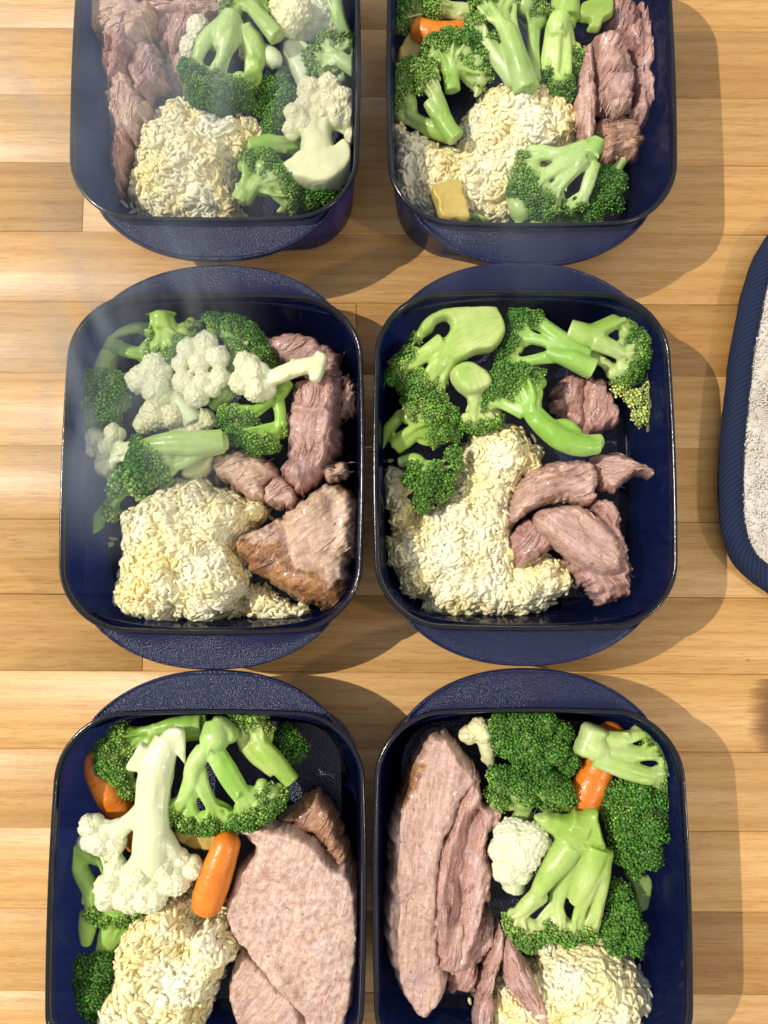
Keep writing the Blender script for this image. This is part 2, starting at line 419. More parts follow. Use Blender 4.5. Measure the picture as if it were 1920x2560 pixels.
# ------------------------------------------------------------------ containers
HW, HD, RC, RIM = 7.45, 8.45, 3.1, 5.2
def rrect(ins, n=14, hw=HW, hd=HD, rc=RC, bow=True):
    hw_, hd_, r = hw - ins, hd - ins, max(rc - ins * .75, .4)
    pts = []
    for cx, cy, a0 in ((hw_ - r, hd_ - r, 0), (-hw_ + r, hd_ - r, 90), (-hw_ + r, -hd_ + r, 180), (hw_ - r, -hd_ + r, 270)):
        for t in np.linspace(0, 90, n): pts.append((cx + r * math.cos(R(a0 + t)), cy + r * math.sin(R(a0 + t))))
    out = []
    for i in range(len(pts)):
        a, b = np.array(pts[i]), np.array(pts[(i + 1) % len(pts)])
        out.append(a)
        if np.linalg.norm(b - a) > 1.5:
            for t in np.linspace(0, 1, 10)[1:-1]: out.append(a + (b - a) * t)
    p = np.array(out)
    q = p.copy()
    q[:, 0] *= 1 + .033 * (1 - (p[:, 1] / hd_) ** 2); q[:, 1] *= 1 + .036 * (1 - (p[:, 0] / hw_) ** 2)
    return q
def sweep_rings(rings, close_first=None, close_last=None):
    n = len(rings[0]); V = np.concatenate(rings); k = len(rings)
    i = np.arange(k - 1)[:, None] * n; j = np.arange(n)[None]
    Q = np.stack([i + j, i + (j + 1) % n, i + n + (j + 1) % n, i + n + j], -1).reshape(-1, 4)
    T = []
    if close_first is not None:
        V = np.concatenate([V, [close_first]]); c = len(V) - 1
        T.append(np.stack([np.full(n, c), (np.arange(n) + 1) % n, np.arange(n)], -1))
    if close_last is not None:
        V = np.concatenate([V, [close_last]]); c = len(V) - 1; b = (k - 1) * n
        T.append(np.stack([np.full(n, c), b + np.arange(n), b + (np.arange(n) + 1) % n], -1))
    return V, (np.concatenate(T) if T else np.zeros((0, 3), int)), Q
def ring(ins, z): p = rrect(ins); return np.concatenate([p, np.full((len(p), 1), z)], 1)
def tub_meshes():
    prof = [(1.05, .02), (.72, .10), (.55, .35), (.20, 4.75), (.18, 4.95), (.31, 4.95), (.34, 4.7), (.66, 1.05), (.80, .68), (1.05, .50), (1.45, .42)]
    V, T, Q = sweep_rings([ring(*p) for p in prof], close_first=(0, 0, .02))
    tub = make_mesh('tub', V, [T, Q], M['tub'])
    V, T, Q = sweep_rings([ring(1.45, .42), ring(1.55, .415), ring(1.75, .38)], close_last=(0, 0, .38))
    fl = make_mesh('tub_floor', V, [T, Q], M['floor'])
    prof = [(.20, 4.90), (.09, 4.95), (.05, 5.03), (.06, 5.12), (.10, 5.18), (.16, 5.20), (.22, 5.18), (.26, 5.10), (.30, 4.94)]
    V, T, Q = sweep_rings([ring(*p) for p in prof])
    rim = make_mesh('rim', V, [Q], M['rim'])
    # handle: a lens-shaped lug under the rim at the short sides
    hs = []
    for s in (1, -1):
        x = np.linspace(-6.15, 6.15, 41)
        ya = HD * 1.02 - .25 - .75 * (np.abs(x) / 6.15) ** 3
        yb = HD + .1 + 1.92 * np.sqrt(np.clip(1 - (x / 6.15) ** 2, 0, 1)) ** 1.45 - .75 * (np.abs(x) / 6.15) ** 3
        loop = np.concatenate([np.stack([x, ya], 1), np.stack([x[::-1], yb[::-1] + .02], 1)])
        cen = loop.mean(0)
        def lay(sh, z, droop=.12):
            q = loop.copy()
            d = cen - q; q = q + d / (np.linalg.norm(d, axis=1)[:, None] + 1e-9) * sh
            zz = z - droop * np.clip(q[:, 1] - HD, 0, 3) 
            return np.concatenate([q, zz[:, None]], 1)
        L_ = [lay(.08, 4.30), lay(0, 4.36), lay(0, 4.58), lay(.05, 4.64), lay(.14, 4.645), lay(.20, 4.60), lay(.30, 4.585)]
        V, T, Q = sweep_rings(L_)
        m_ = len(x); n = 2 * m_
        b0, b1 = 0, (len(L_) - 1) * n
        cap = []
        for i in range(m_ - 1):
            cap.append([b1 + i, b1 + i + 1, b1 + n - 2 - i, b1 + n - 1 - i]); cap.append([b0 + i, b0 + n - 1 - i, b0 + n - 2 - i, b0 + i + 1])
        Q = np.concatenate([Q, np.array(cap)])
        V = V.copy(); V[:, 1] *= s
        if s < 0: Q = Q[:, ::-1]
        hs.append(make_mesh('handle', V, [Q], M['handle']))
    return tub, fl, rim, hs
def m_rim():
    m, nt, out = mat('glossy_navy_rim'); v = coords(nt, rnd=False)
    p = principled(nt, None, (.002, .003, .011), .16, bump(nt, nz(nt, v, 300, 3), .25, .0006), spec=.6)
    tr = N(nt, 'ShaderNodeBsdfTranslucent'); tr.inputs[0].default_value = (.03, .06, .3, 1)
    mx = N(nt, 'ShaderNodeMixShader'); mx.inputs[0].default_value = .06; L(nt, p, mx.inputs[1]); L(nt, tr.outputs[0], mx.inputs[2])
    tp = N(nt, 'ShaderNodeBsdfTransparent'); tp.inputs[0].default_value = (.5, .55, .75, 1)
    m2 = N(nt, 'ShaderNodeMixShader'); m2.inputs[0].default_value = .08; L(nt, mx.outputs[0], m2.inputs[1]); L(nt, tp.outputs[0], m2.inputs[2])
    L(nt, m2.outputs[0], out.inputs['Surface']); return m
M['rim'] = m_rim()
TUB, FLR, RIMM, HND = tub_meshes()
BOX = {1: (-8.87, 27.06), 2: (7.76, 26.76), 3: (-8.62, 5.84), 4: (7.07, 6.02), 5: (-8.48, -15.15), 6: (7.08, -15.07)}
BOXL = {1: 'navy plastic food container holding the big cut cauliflower piece beside its rice',
        2: 'navy plastic food container with an orange carrot and a yellow chunk in its rice',
        3: 'navy plastic food container with browned turkey skin and long-stemmed cauliflower',
        4: 'navy plastic food container with only broccoli, rice and folded pink meat',
        5: 'navy plastic food container with a baby carrot beside one broad turkey slice',
        6: 'navy plastic food container with a long split turkey slice and white cauliflower curd'}
for k, (bx, by) in BOX.items():
    t = thing('food_container', BOXL[k], 'container', (bx, by, 0), 'navy food containers on the worktop')
    for nm, me in (('tub', TUB), ('tub_floor', FLR), ('rim', RIMM), ('handle', HND[0]), ('handle', HND[1])): link(nm, me, t)

def keep_in(c, V):
    """food stays within the inner wall of its container"""
    b = np.array(BOX[c]); q = V[:, :2] - b; po = rrect(.52)
    po = po * 1.0
    X, Y = q[:, 0], q[:, 1]
    cand = (np.abs(X) > 5.0) | (np.abs(Y) > 6.0)
    if not cand.any(): return V
    S = sdf(po, X[cand], Y[cand]); bad = np.nonzero(cand)[0][S < 0]
    if len(bad):
        V = V.copy()
        fine = rrect(.54, 30); d = ((q[bad][:, None] - fine[None]) ** 2).sum(-1).argmin(1)
        V[bad, :2] = fine[d] + b + (q[bad] - fine[d]) * .03
    return V
# ------------------------------------------------------------------ height-field solids (meat, cut faces, rice hearts)
def sdf(poly, X, Y):
    A = poly; B = np.roll(poly, -1, 0); d = np.full(X.shape, 1e9); ins = np.zeros(X.shape, bool)
    for (ax, ay), (bx, by) in zip(A, B):
        ex, ey = bx - ax, by - ay; t = np.clip(((X - ax) * ex + (Y - ay) * ey) / (ex * ex + ey * ey + 1e-12), 0, 1)
        d = np.minimum(d, np.hypot(X - ax - t * ex, Y - ay - t * ey))
        c = ((ay > Y) != (by > Y)) & (X < (bx - ax) * (Y - ay) / (by - ay + 1e-12) + ax); ins ^= c
    return np.where(ins, d, -d)
def pdist(line, X, Y):
    d = np.full(X.shape, 1e9)
    for (ax, ay), (bx, by) in zip(line[:-1], line[1:]):
        ex, ey = bx - ax, by - ay; t = np.clip(((X - ax) * ex + (Y - ay) * ey) / (ex * ex + ey * ey + 1e-12), 0, 1)
        d = np.minimum(d, np.hypot(X - ax - t * ex, Y - ay - t * ey))
    return d
def round_poly(p, n=6):
    p = np.asarray(p, float); q = np.concatenate([[p[-1]], p, p[:2]]); out = []
    for i in range(1, len(p) + 1):
        a, b, c, d = q[i - 1], q[i], q[i + 1], q[i + 2]
        for t in np.linspace(0, 1, n, endpoint=False):
            out.append(.5 * ((2 * b) + (-a + c) * t + (2 * a - 5 * b + 4 * c - d) * t * t * 1.0 + (-a + 3 * b - 3 * c + d) * t ** 3))
    return np.array(out)
def hsolid(poly, cell, zb, zfun, rag=.06, seed=0, rnd=4, ragf=2.2):
    """closed solid: flat underside at zb, top z = zfun(X, Y, sd)"""
    poly = round_poly(poly, rnd) if rnd else np.asarray(poly, float)
    x0, y0 = poly.min(0) - 2 * cell; x1, y1 = poly.max(0) + 2 * cell
    xs = np.arange(x0, x1 + cell, cell); ys = np.arange(y0, y1 + cell, cell)
    X, Y = np.meshgrid(xs, ys); S = sdf(poly, X, Y)
    if rag: S = S + rag * n2(X * ragf, Y * ragf, seed, 3)
    nx = len(xs)
    ok = S > -cell * .75
    cells = ok[:-1, :-1] & ok[1:, :-1] & ok[:-1, 1:] & ok[1:, 1:] & ((S[:-1, :-1] > 0) | (S[1:, 1:] > 0))
    gy, gx = np.gradient(S, cell); gl = np.hypot(gx, gy) + 1e-6
    mv = np.where(S < 0, -S, 0); X = X + gx / gl * mv; Y = Y + gy / gl * mv; S = np.maximum(S, 0)
    Z = np.maximum(zfun(X, Y, S), zb + .02)
    ii, jj = np.nonzero(cells); a = ii * nx + jj
    Q = np.stack([a, a + 1, a + nx + 1, a + nx], -1)
    used = np.unique(Q); idx = np.full(X.size, -1); idx[used] = np.arange(len(used)); Q = idx[Q]
    Vt = np.stack([X.ravel()[used], Y.ravel()[used], Z.ravel()[used]], -1)
    Vb = Vt.copy(); Vb[:, 2] = np.minimum(zb + .25 * n2(Vt[:, 0] * .8, Vt[:, 1] * .8, seed + 5) * .3, Vt[:, 2] - .02)
    n = len(Vt)
    E = np.concatenate([Q[:, [0, 1]], Q[:, [1, 2]], Q[:, [2, 3]], Q[:, [3, 0]]])
    key = E[:, 0].astype(np.int64) * n + E[:, 1]; rk = E[:, 1].astype(np.int64) * n + E[:, 0]
    bd = E[~np.isin(rk, key)]
    side = np.stack([bd[:, 1], bd[:, 0], bd[:, 0] + n, bd[:, 1] + n], -1)
    V = np.concatenate([Vt, Vb]); Qa = np.concatenate([Q, Q[:, ::-1] + n, side])
    return V, Qa, n, S.ravel()[used]
def dome(s, r): t = np.clip(s / r, 0, 1); return np.sqrt(np.clip(1 - (1 - t) ** 2, 0, 1))
def polyP(c, pts, z): return P(c, [p[0] for p in pts], [p[1] for p in pts], z)[:, :2]

def slab(c, pts, ztop, thick, er=None, tilt=None, cell=.1, rag=.03, seed=0, rough=.04):
    """smooth slice: for stalk cut faces, leaves, chunks"""
    po = polyP(c, pts, ztop)
    er = er or min(.35, thick * .6)
    cx, cy = po.mean(0)
    def zf(X, Y, S):
        z = ztop - thick + thick * dome(S, er) + rough * n2(X * 1.5, Y * 1.5, seed)
        if tilt: z = z + tilt[0] * (X - cx) + tilt[1] * (Y - cy)
        return z
    V, Q, n, s = hsolid(po, cell, ztop - thick - .02, zf, rag, seed, 3)
    return V, Q

def meat(c, name, label, cat, pieces, group=None):
    """pieces: dicts poly, z (top), t (thickness), ang (fibre direction in degrees), red, skin polygons, ridges, pale"""
    allp = np.concatenate([polyP(c, p['poly'], p['z']) for p in pieces]); org = np.array([*allp.mean(0), .4])
    single = len(pieces) == 1
    t_ = None if single else thing(name, label, cat, org, group)
    for k, p in enumerate(pieces):
        sd_ = abs(hash((c, name, k, round(p['poly'][0][0])))) % 9999 if False else int(p['poly'][0][0] * 7 + p['poly'][0][1] * 13 + k) % 9999
        po = polyP(c, p['poly'], p['z']); ang = R(p.get('ang', 90)); ca, sa = math.cos(ang), math.sin(ang)
        rid = [(polyP(c, r[0], p['z']), px(c, r[1]), r[2]) for r in p.get('ridges', [])]
        er = p.get('er', .55); tk = p['t']; und = p.get('und', .16)
        cx, cy = po.mean(0); tl = p.get('tilt', (0, 0))
        def zf(X, Y, S):
            f, g = X * ca + Y * sa, -X * sa + Y * ca
            z = p['z'] - tk + tk * dome(S, er) + tl[0] * (X - cx) + tl[1] * (Y - cy)
            fw = np.clip(S / .3, 0.15, 1)
            wob = n2(X * .8, Y * .8, sd_ + 3) * .9
            cr = n2(f * .45 + wob * .4, (g + wob * .35) * 1.5, sd_ + 9, 3); cr2 = n2(f * .8, (g + wob * .2) * 3.4, sd_ + 19, 2)
            fk = p.get('fib', 1)
            mk = np.clip(.45 + 1.3 * n2(X * .55, Y * .55, sd_ + 31), 0, 1)
            z = z + fw * (und * n2(X * .75, Y * .75, sd_) * 1.3 - .17 * fk * mk * np.clip(1 - np.abs(cr) * 6, 0, 1) ** 1.5 - .05 * fk * (1 - mk) * np.clip(1 - np.abs(cr2) * 4, 0, 1)
                          + .035 * fk * mk * n2(f * .8, g * 5.5, sd_ + 4, 2) + .03 * fk * n2(f * 1.2, g * 12, sd_ + 14, 2) + .02 * n2(X * 5, Y * 5, sd_ + 7, 3))
            for l, w, h in rid:
                d = pdist(l, X + .12 * n2(X * 1.5, Y * 1.5, 5), Y + .12 * n2(X * 1.5, Y * 1.5, 6)); z = z + h * np.exp(-(d / w) ** 2)
            return z
        V, Q, n, S = hsolid(po, p.get('cell', .07), p['z'] - tk - .05, zf, p.get('rag', .13), sd_, 3, 2.6)
        if p.get('shred', 14):
            SH = Acc(); r_ = np.random.default_rng(sd_); dirv = np.array([ca, sa]); inn = np.nonzero(S > .05)[0]
            for _ in range(p.get('shred', 14)):
                i0 = inn[int(r_.integers(len(inn)))]; p0 = V[i0]; ln_ = r_.uniform(.5, 1.5); a_ = ang + r_.normal(0, .16); dv = np.array([math.cos(a_), math.sin(a_)]); pts = []
                for t in np.linspace(-.5, .5, 7):
                    xy = p0[:2] + dv * ln_ * t + r_.normal(0, .02, 2); dd = ((V[:n, :2] - xy) ** 2).sum(1); j_ = dd.argmin()
                    pts.append([*xy, V[j_, 2] + .02 if dd[j_] < .02 else max(p['z'] - tk * .7, .5)])
                rr = r_.uniform(.035, .085); v_, t_2, q_2 = tube(np.array(pts), rr * np.sin(np.linspace(.25, 2.9, 7)), 6, .2, 3); SH.add(v_, t_2, q_2)
            sv, sf = SH.get(); Qs = sf[1]; Ts = sf[0]; nb = len(V); V = np.concatenate([V, sv]); extraT = Ts + nb; Q = np.concatenate([Q, Qs + nb])
        else: extraT = np.zeros((0, 3), int)
        V = keep_in(c, V)
        f, g = V[:, 0] * ca + V[:, 1] * sa, -V[:, 0] * sa + V[:, 1] * ca
        fib = np.stack([f, g + .12 * n2(V[:, 0] * 1.2, V[:, 1] * 1.2, sd_), V[:, 2]], -1) * U + sd_ * .01
        skin = np.zeros(len(V))
        for sp in p.get('skin', []):
            sk = sdf(round_poly(polyP(c, sp, p['z']), 3), V[:, 0], V[:, 1]) + .22 * n2(V[:, 0] * 2.2, V[:, 1] * 2.2, sd_ + 8, 3)
            skin = np.maximum(skin, np.clip(sk / .15 + .5, 0, 1))
        if p.get('edge_skin'):
            e = np.zeros(len(V)); e[:n] = np.clip(1 - S[:n] / .22, 0, 1); e[n:2 * n] = 1; skin = np.maximum(skin, e * p['edge_skin'] * np.clip(.7 + n2(V[:, 0] * 1.3, V[:, 1] * 1.3, sd_), 0, 1))
        if p.get('allskin'): skin = np.maximum(skin, p['allskin'])
        me = make_mesh(name, V, [Q, extraT], M['meat'], True, dict(fib=fib, tan=np.full(len(V), p.get('tan', .12)), red=np.full(len(V), p.get('red', .3)), pale=np.full(len(V), p.get('pale', 0.)), skin=skin), org)
        if single: t_ = tag(link(name, me, None, org), label, cat, group)
        else: link(p.get('part', 'meat_fold'), me, t_)
    return t_

# ------------------------------------------------------------------ florets
PENDING = []                                # (object, voxel, smooth iterations, colour callback)
def lobes_P(c, lobes): return np.array([[*P(c, l[0], l[1], l[2]), px(c, l[3], l[2])] for l in lobes])
def path_P(c, pts): return np.array([[*P(c, p[0], p[1], p[2]), px(c, p[3], p[2])] for p in pts])
def sphere_pts(n, r): 
    i = np.arange(n) + .5; ph = np.arccos(1 - 2 * i / n); th = np.pi * (1 + 5 ** .5) * i + r.uniform(0, 6)
    return np.stack([np.cos(th) * np.sin(ph), np.sin(th) * np.sin(ph), np.cos(ph)], -1)
def strand(A_, arm, q, leave, r, add):
    """one of the fused stems of a floret: runs in the arm, then bends off to its bud cluster"""
    E = spline(arm, 14); i = max(2, int(leave * 13)); base = E[:i + 1]
    t = E[min(i + 1, 13), :3] - E[i - 1, :3]; t /= np.linalg.norm(t) + 1e-9
    o = q - E[i, :3]; o = o - t * o.dot(t) + r.normal(0, .15, 3); o /= np.linalg.norm(o) + 1e-9
    o = o + np.array([0, 0, .35 * r.random()]); o /= np.linalg.norm(o)
    P0 = base[:, :3] + o[None] * base[:, 3:4] * (.42 + .2 * r.random())
    R0 = base[:, 3] * r.uniform(.48, .62)
    last = P0[-1]; d = q - last; ln = np.linalg.norm(d)
    rm = max(.085, min(R0[-1] * .55, .20))
    m1 = last + t * ln * .38 + d * .12; m2 = last + d * .62 + t * ln * .12
    K = np.concatenate([np.column_stack([P0[::3] if len(P0) > 4 else P0[:1], R0[::3] if len(P0) > 4 else R0[:1]]), [[*m1, rm * 1.15], [*m2, rm * .8], [*q, .08]]])
    add(K, .10, .08, 1.0, 9)
def floret(c, label, stem, lobes, kind='broccoli', extra=(), slabs=(), up=False, shade=.3, tint=(1, 1, 1), bead=.075, group=None, face=None, sub=None, auto=True):
    br = kind == 'broccoli'
    S = path_P(c, stem); Lb = lobes_P(c, lobes); Lb[:, 3] *= (1.30 if br and not up else 1.04 if br else 1.16); r = np.random.default_rng(int(stem[0][0] * 31 + lobes[0][0] * 17 + c) % 99991)
    EX = [path_P(c, e) for e in extra]
    face = face if face is not None else (-.3 if up else -.7)
    split = S[-1, :3]; cen = Lb[:, :3].mean(0)
    axis = np.array([0, 0, 1.0]) if up else cen - S[0, :3]
    axis = axis / (np.linalg.norm(axis) + 1e-9)
    org = np.array([*(.5 * (cen + S[0, :3]))[:2], .4])
    t_ = thing(kind + '_floret', label, 'broccoli' if br else 'cauliflower', org, group or ('cooked broccoli florets' if br else 'cooked cauliflower florets'))
    # --- stalk
    A = Acc(); skel = []; td0 = (S[-1, :3] - S[0, :3]) / (np.linalg.norm(S[-1, :3] - S[0, :3]) + 1e-9)
    def add_tube(K, lump=.12, g0=0., g1=1., seg=14, flat=1.):
        n = max(6, int(np.linalg.norm(np.diff(K[:, :3], axis=0), axis=1).sum() / .14))
        q = spline(K, n); q[:, 3] = np.maximum(q[:, 3], .05)
        V, T, Q = tube(q[:, :3], q[:, 3], seg, lump, int(r.integers(999)), flat); A.add(V, T, Q)
        tq = frames(q[:, :3])[0]; skel.append(np.concatenate([q[:, :3], np.linspace(g0, g1, n)[:, None], tq], 1))
    S_ = S.copy(); S_[-1, 3] *= .72; S_[-2, 3] *= .95; add_tube(S_, .12, 0, .35, 20)
    for e in EX: e_ = e.copy(); e_[-1, 3] *= .62; e_[-2, 3] *= .9; e_[-1, :3] = e_[-2, :3] * .12 + e_[-1, :3] * .88; add_tube(e_, .12, .05, .8, 18)
    for V, Q in [slab(c, *s[:1], **s[1]) for s in slabs]:
        A.add(V, None, Q); skel.append(np.concatenate([V[::7], np.full((len(V[::7]), 1), .12), np.tile(td0, (len(V[::7]), 1))], 1))
    subs = []
    ends = [e[-1] for e in EX] + [S[-1]]
    td = (S[-1, :3] - S[-2, :3]); td /= np.linalg.norm(td) + 1e-9
    for _ in range(4 if not up else 0):                       # little side nubs along the stem
        k = S if r.random() < .5 or not EX else EX[int(r.integers(len(EX)))]
        q = spline(k, 12)[int(r.integers(3, 11))]; o_ = r.normal(size=3); o_[2] = abs(o_[2]) * .6; o_ /= np.linalg.norm(o_)
        b0 = q[:3] + o_ * q[3] * .8; add_tube(np.array([[*b0, .13], [*(b0 + o_ * .12 + td * .12), .09], [*(b0 + o_ * .2 + td * .28), .05]]), .1, .2, .3, 6)
    for l in Lb:
        e = min(ends, key=lambda q: np.linalg.norm(q[:3] - l[:3]) + .25 * (q is S[-1]))
        d = l[:3] - e[:3]; ln = np.linalg.norm(d) + 1e-6
        mid = e[:3] + d * .5 + td * ln * .14 + r.normal(0, .05, 3)
        r0 = min(e[3] * .42, .45 * l[3] + .06); r1 = max(.08, l[3] * .18)
        K = np.array([[*e[:3], r0], [*mid, (r0 + r1) * .46], [*(l[:3] - d / ln * min(l[3] * .4, ln * .3)), r1]])
        if auto and ln > .25: add_tube(K, .12, .35, .8, 10)
        kp = spline(K, 10)
        pe = next((q for q in EX if np.allclose(q[-1], e)), None)
        if pe is not None: kp = np.concatenate([spline(pe, 14)[8:], kp])
        elif ln < 1.6: kp = np.concatenate([spline(S, 14)[10:], kp])
        core = l[:3] - axis * l[3] * .38
        if not up or not br: A.add(core + ICO[2][0] * l[3] * (.55 if br else .72), ICO[2][1]); skel.append(np.array([[*core, .8, *axis], [*(core + axis * .05), .85, *axis]]))
        ns = sub or int(np.clip(l[3] * 20, 7, 16))
        sp = sphere_pts(ns * 2, r)
        for s in sp[sp @ axis > -.30]:
            sr = l[3] * (r.uniform(.26, .50) if br else r.uniform(.46, .62)); pos = l[:3] + s * (l[3] - sr * (.72 if br else .84)) * r.uniform(.86, 1.1)
            subs.append([*pos, sr])
            if br and not up:
                a0 = kp[int(r.integers(1, len(kp) - 1))][:3] + r.normal(0, .05, 3); q = pos - axis * sr * .25
                if np.linalg.norm(a0 - q) > 3.0 * l[3] + .3: a0 = l[:3] - axis * l[3] * r.uniform(1.0, 1.5)
                perp = s - axis * s.dot(axis)
                add_tube(np.array([[*a0, .125], [*(a0 * .5 + q * .5 + perp * l[3] * .14 + r.normal(0, .03, 3)), .085], [*q, .075]]), .1, .55, 1.0, 6)
    subs = np.array(subs)
    if not up and len(subs):
        arms = [np.concatenate([S[-1:] * .5 + S[-2:-1] * .5, e]) if False else e for e in EX] + [S]
        own = [[] for _ in arms]
        for q in subs:
            k = min(range(len(arms)), key=lambda i_: np.linalg.norm(arms[i_][-1, :3] - q[:3]) + (.3 if i_ == len(arms) - 1 else 0)); own[k].append(q[:3])
        for arm, qs in zip(arms, own):
            r.shuffle(qs)
            for q in qs[:(16 if br else 9)]: strand(A, arm, q - axis * .08, r.uniform(.35, 1.0), r, add_tube)
    V, f = A.get(); V = keep_in(c, V)
    st = link('stalk', make_mesh('stalk', V, f, M['stalk'] if br else M['cstalk'], True, None, org), t_)
    j = r.uniform(.92, 1.06)
    st.color = (tint[0] * j, tint[1] * j, tint[2] * j, 1)
    PENDING.append((st, .068 if br else .078, 3, np.concatenate(skel), org))
    # --- crown
    if br:
        B = Acc(); cols = []
        iv, it = ICO[0]
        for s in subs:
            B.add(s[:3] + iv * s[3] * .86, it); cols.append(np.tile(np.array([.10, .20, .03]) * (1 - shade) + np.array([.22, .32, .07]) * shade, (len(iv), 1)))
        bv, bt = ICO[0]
        pts, nor, sid = [], [], []
        for k, s in enumerate(subs):
            n = int(4 * math.pi * s[3] ** 2 / (bead * 1.95) ** 2); d = sphere_pts(max(n, 8), r)
            pts.append(s[:3] + d * s[3]); nor.append(d); sid.append(np.full(len(d), k))
        pts = np.concatenate(pts); nor = np.concatenate(nor); sid = np.concatenate(sid)
        keep = (nor @ axis > face - .15 * r.random(len(nor))) & (pts[:, 2] > .42) & (nor[:, 2] > -.55)
        for s in subs: keep &= ~(np.linalg.norm(pts - s[:3], axis=1) < s[3] * .93)
        pts, nor, sid = pts[keep], nor[keep], sid[keep]
        # outwardness: buds at the outer face of the crown are the darker, riper ones
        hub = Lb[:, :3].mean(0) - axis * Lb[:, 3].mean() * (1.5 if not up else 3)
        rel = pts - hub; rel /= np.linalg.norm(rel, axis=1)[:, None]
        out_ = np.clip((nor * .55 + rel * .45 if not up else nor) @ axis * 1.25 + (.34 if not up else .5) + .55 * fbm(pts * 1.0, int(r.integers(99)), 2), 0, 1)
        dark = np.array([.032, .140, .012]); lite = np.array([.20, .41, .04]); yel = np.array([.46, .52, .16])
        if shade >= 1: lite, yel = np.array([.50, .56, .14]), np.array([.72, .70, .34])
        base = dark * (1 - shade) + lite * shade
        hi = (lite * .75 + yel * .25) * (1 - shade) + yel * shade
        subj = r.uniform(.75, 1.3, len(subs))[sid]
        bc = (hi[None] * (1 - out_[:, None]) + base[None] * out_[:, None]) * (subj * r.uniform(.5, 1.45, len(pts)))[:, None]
        sz = bead * r.uniform(.5, 1.3, len(pts)) * (1 - .3 * (1 - out_)); pts = pts + r.normal(0, .025, pts.shape)
        m = len(pts)
        if m:
            BV = (pts + nor * sz[:, None] * .3)[:, None] + bv[None] * sz[:, None, None]
            B.add(BV.reshape(-1, 3), (bt[None] + (np.arange(m) * len(bv))[:, None, None]).reshape(-1, 3)); cols.append(np.repeat(bc, len(bv), 0))
        V, f = B.get(); V = keep_in(c, V)
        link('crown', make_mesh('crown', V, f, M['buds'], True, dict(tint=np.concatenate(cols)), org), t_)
    else:
        B = Acc()
        iv, it = ICO[2]
        for l in Lb: B.add(l[:3] + iv * l[3] * .90, it)
        for s in subs:
            if s[2] < .5: continue
            B.add(s[:3] + ICO[1][0] * s[3] * .95, ICO[1][1])
            d = sphere_pts(34, r); d = d[d @ axis > -.3]
            for q in d:
                rr = s[3] * r.uniform(.15, .24); B.add(s[:3] + q * s[3] * .92 + ICO[1][0] * rr, ICO[1][1])
        V, f = B.get(); V = keep_in(c, V)
        cr = link('crown', make_mesh('crown', V, f, M['curd'], True, None, org), t_); cr.color = (*tint, 1)
        PENDING.append((cr, .058, 1, None, org))
    return t_
def finish_remesh():
    for o, vox, sm, _, _ in PENDING:
        a = o.modifiers.new('fuse', 'REMESH'); a.mode = 'VOXEL'; a.voxel_size = vox * U; a.use_smooth_shade = True
        b = o.modifiers.new('soften', 'SMOOTH'); b.iterations = sm; b.factor = .5
    bpy.context.view_layer.update()
    dg = bpy.context.evaluated_depsgraph_get()
    for o, vox, sm, skel, org in PENDING:
        me = bpy.data.meshes.new_from_object(o.evaluated_get(dg)); old = o.data; me.name = o.name
        if skel is not None:
            co = np.empty(len(me.vertices) * 3, np.float32); me.vertices.foreach_get('co', co); co = co.reshape(-1, 3) / U + org
            g = np.empty(len(co), np.float32); sk = skel[::2]; tg = np.empty((len(co), 3), np.float32)
            for i in range(0, len(co), 4000):
                d = ((co[i:i + 4000, None] - sk[None, :, :3]) ** 2).sum(-1); k_ = d.argmin(1); g[i:i + 4000] = sk[k_, 3]; tg[i:i + 4000] = sk[k_, 4:7]
            add_attr(me, 'grow', g); tg /= np.linalg.norm(tg, axis=1)[:, None] + 1e-6
            add_attr(me, 'streak', (co - .88 * (co * tg).sum(1)[:, None] * tg) * U)
        mt = old.materials[0]
        o.modifiers.clear(); o.data = me
        if not me.materials: me.materials.append(mt)
        bpy.data.meshes.remove(old)
def carrot(c, label, pts, mt='carrot', name='carrot', cat='carrot'):
    K = path_P(c, pts); n = 60; q = spline(K, n)
    t = np.linspace(0, 1, n); prof = np.clip(np.minimum(np.sqrt(np.clip(1 - (1 - t / .12) ** 2, 0, 1)) * (t < .12) + (t >= .12), np.sqrt(np.clip(1 - (1 - (1 - t) / .1) ** 2, 0, 1)) * (t > .9) + (t <= .9)), .12, 1)
    rad = q[:, 3] * prof * (1 - .03 * np.exp(-((t - .45) / .02) ** 2)) * (1 + .02 * n2(t * 22, t * 0 + K[0, 0], 4, 2) + .03 * n2(t * 5, t * 0 + K[0, 1], 9, 1))
    V, T, Q = tube(q[:, :3], rad, 20, .05, 3); V = keep_in(c, V); org = np.array([*K[:, :2].mean(0), .4])
    return tag(link(name, make_mesh(name, V, [T, Q], M[mt], True, None, org), None, org), label, cat)
def chunk(c, name, label, cat, pts, z, t, mt, er=.25, tilt=None, cell=.08, tint=None, group=None):
    V, Q = slab(c, pts, z, t, er, tilt, cell, .06, int(pts[0][0]), .10)
    V = keep_in(c, V); org = np.array([*V[:, :2].mean(0), .4]); o = link(name, make_mesh(name, V, [Q], M[mt], True, dict(grow=np.full(len(V), .15)), org), None, org)
    if tint: o.color = (*tint, 1)
    return tag(o, label, cat, group)

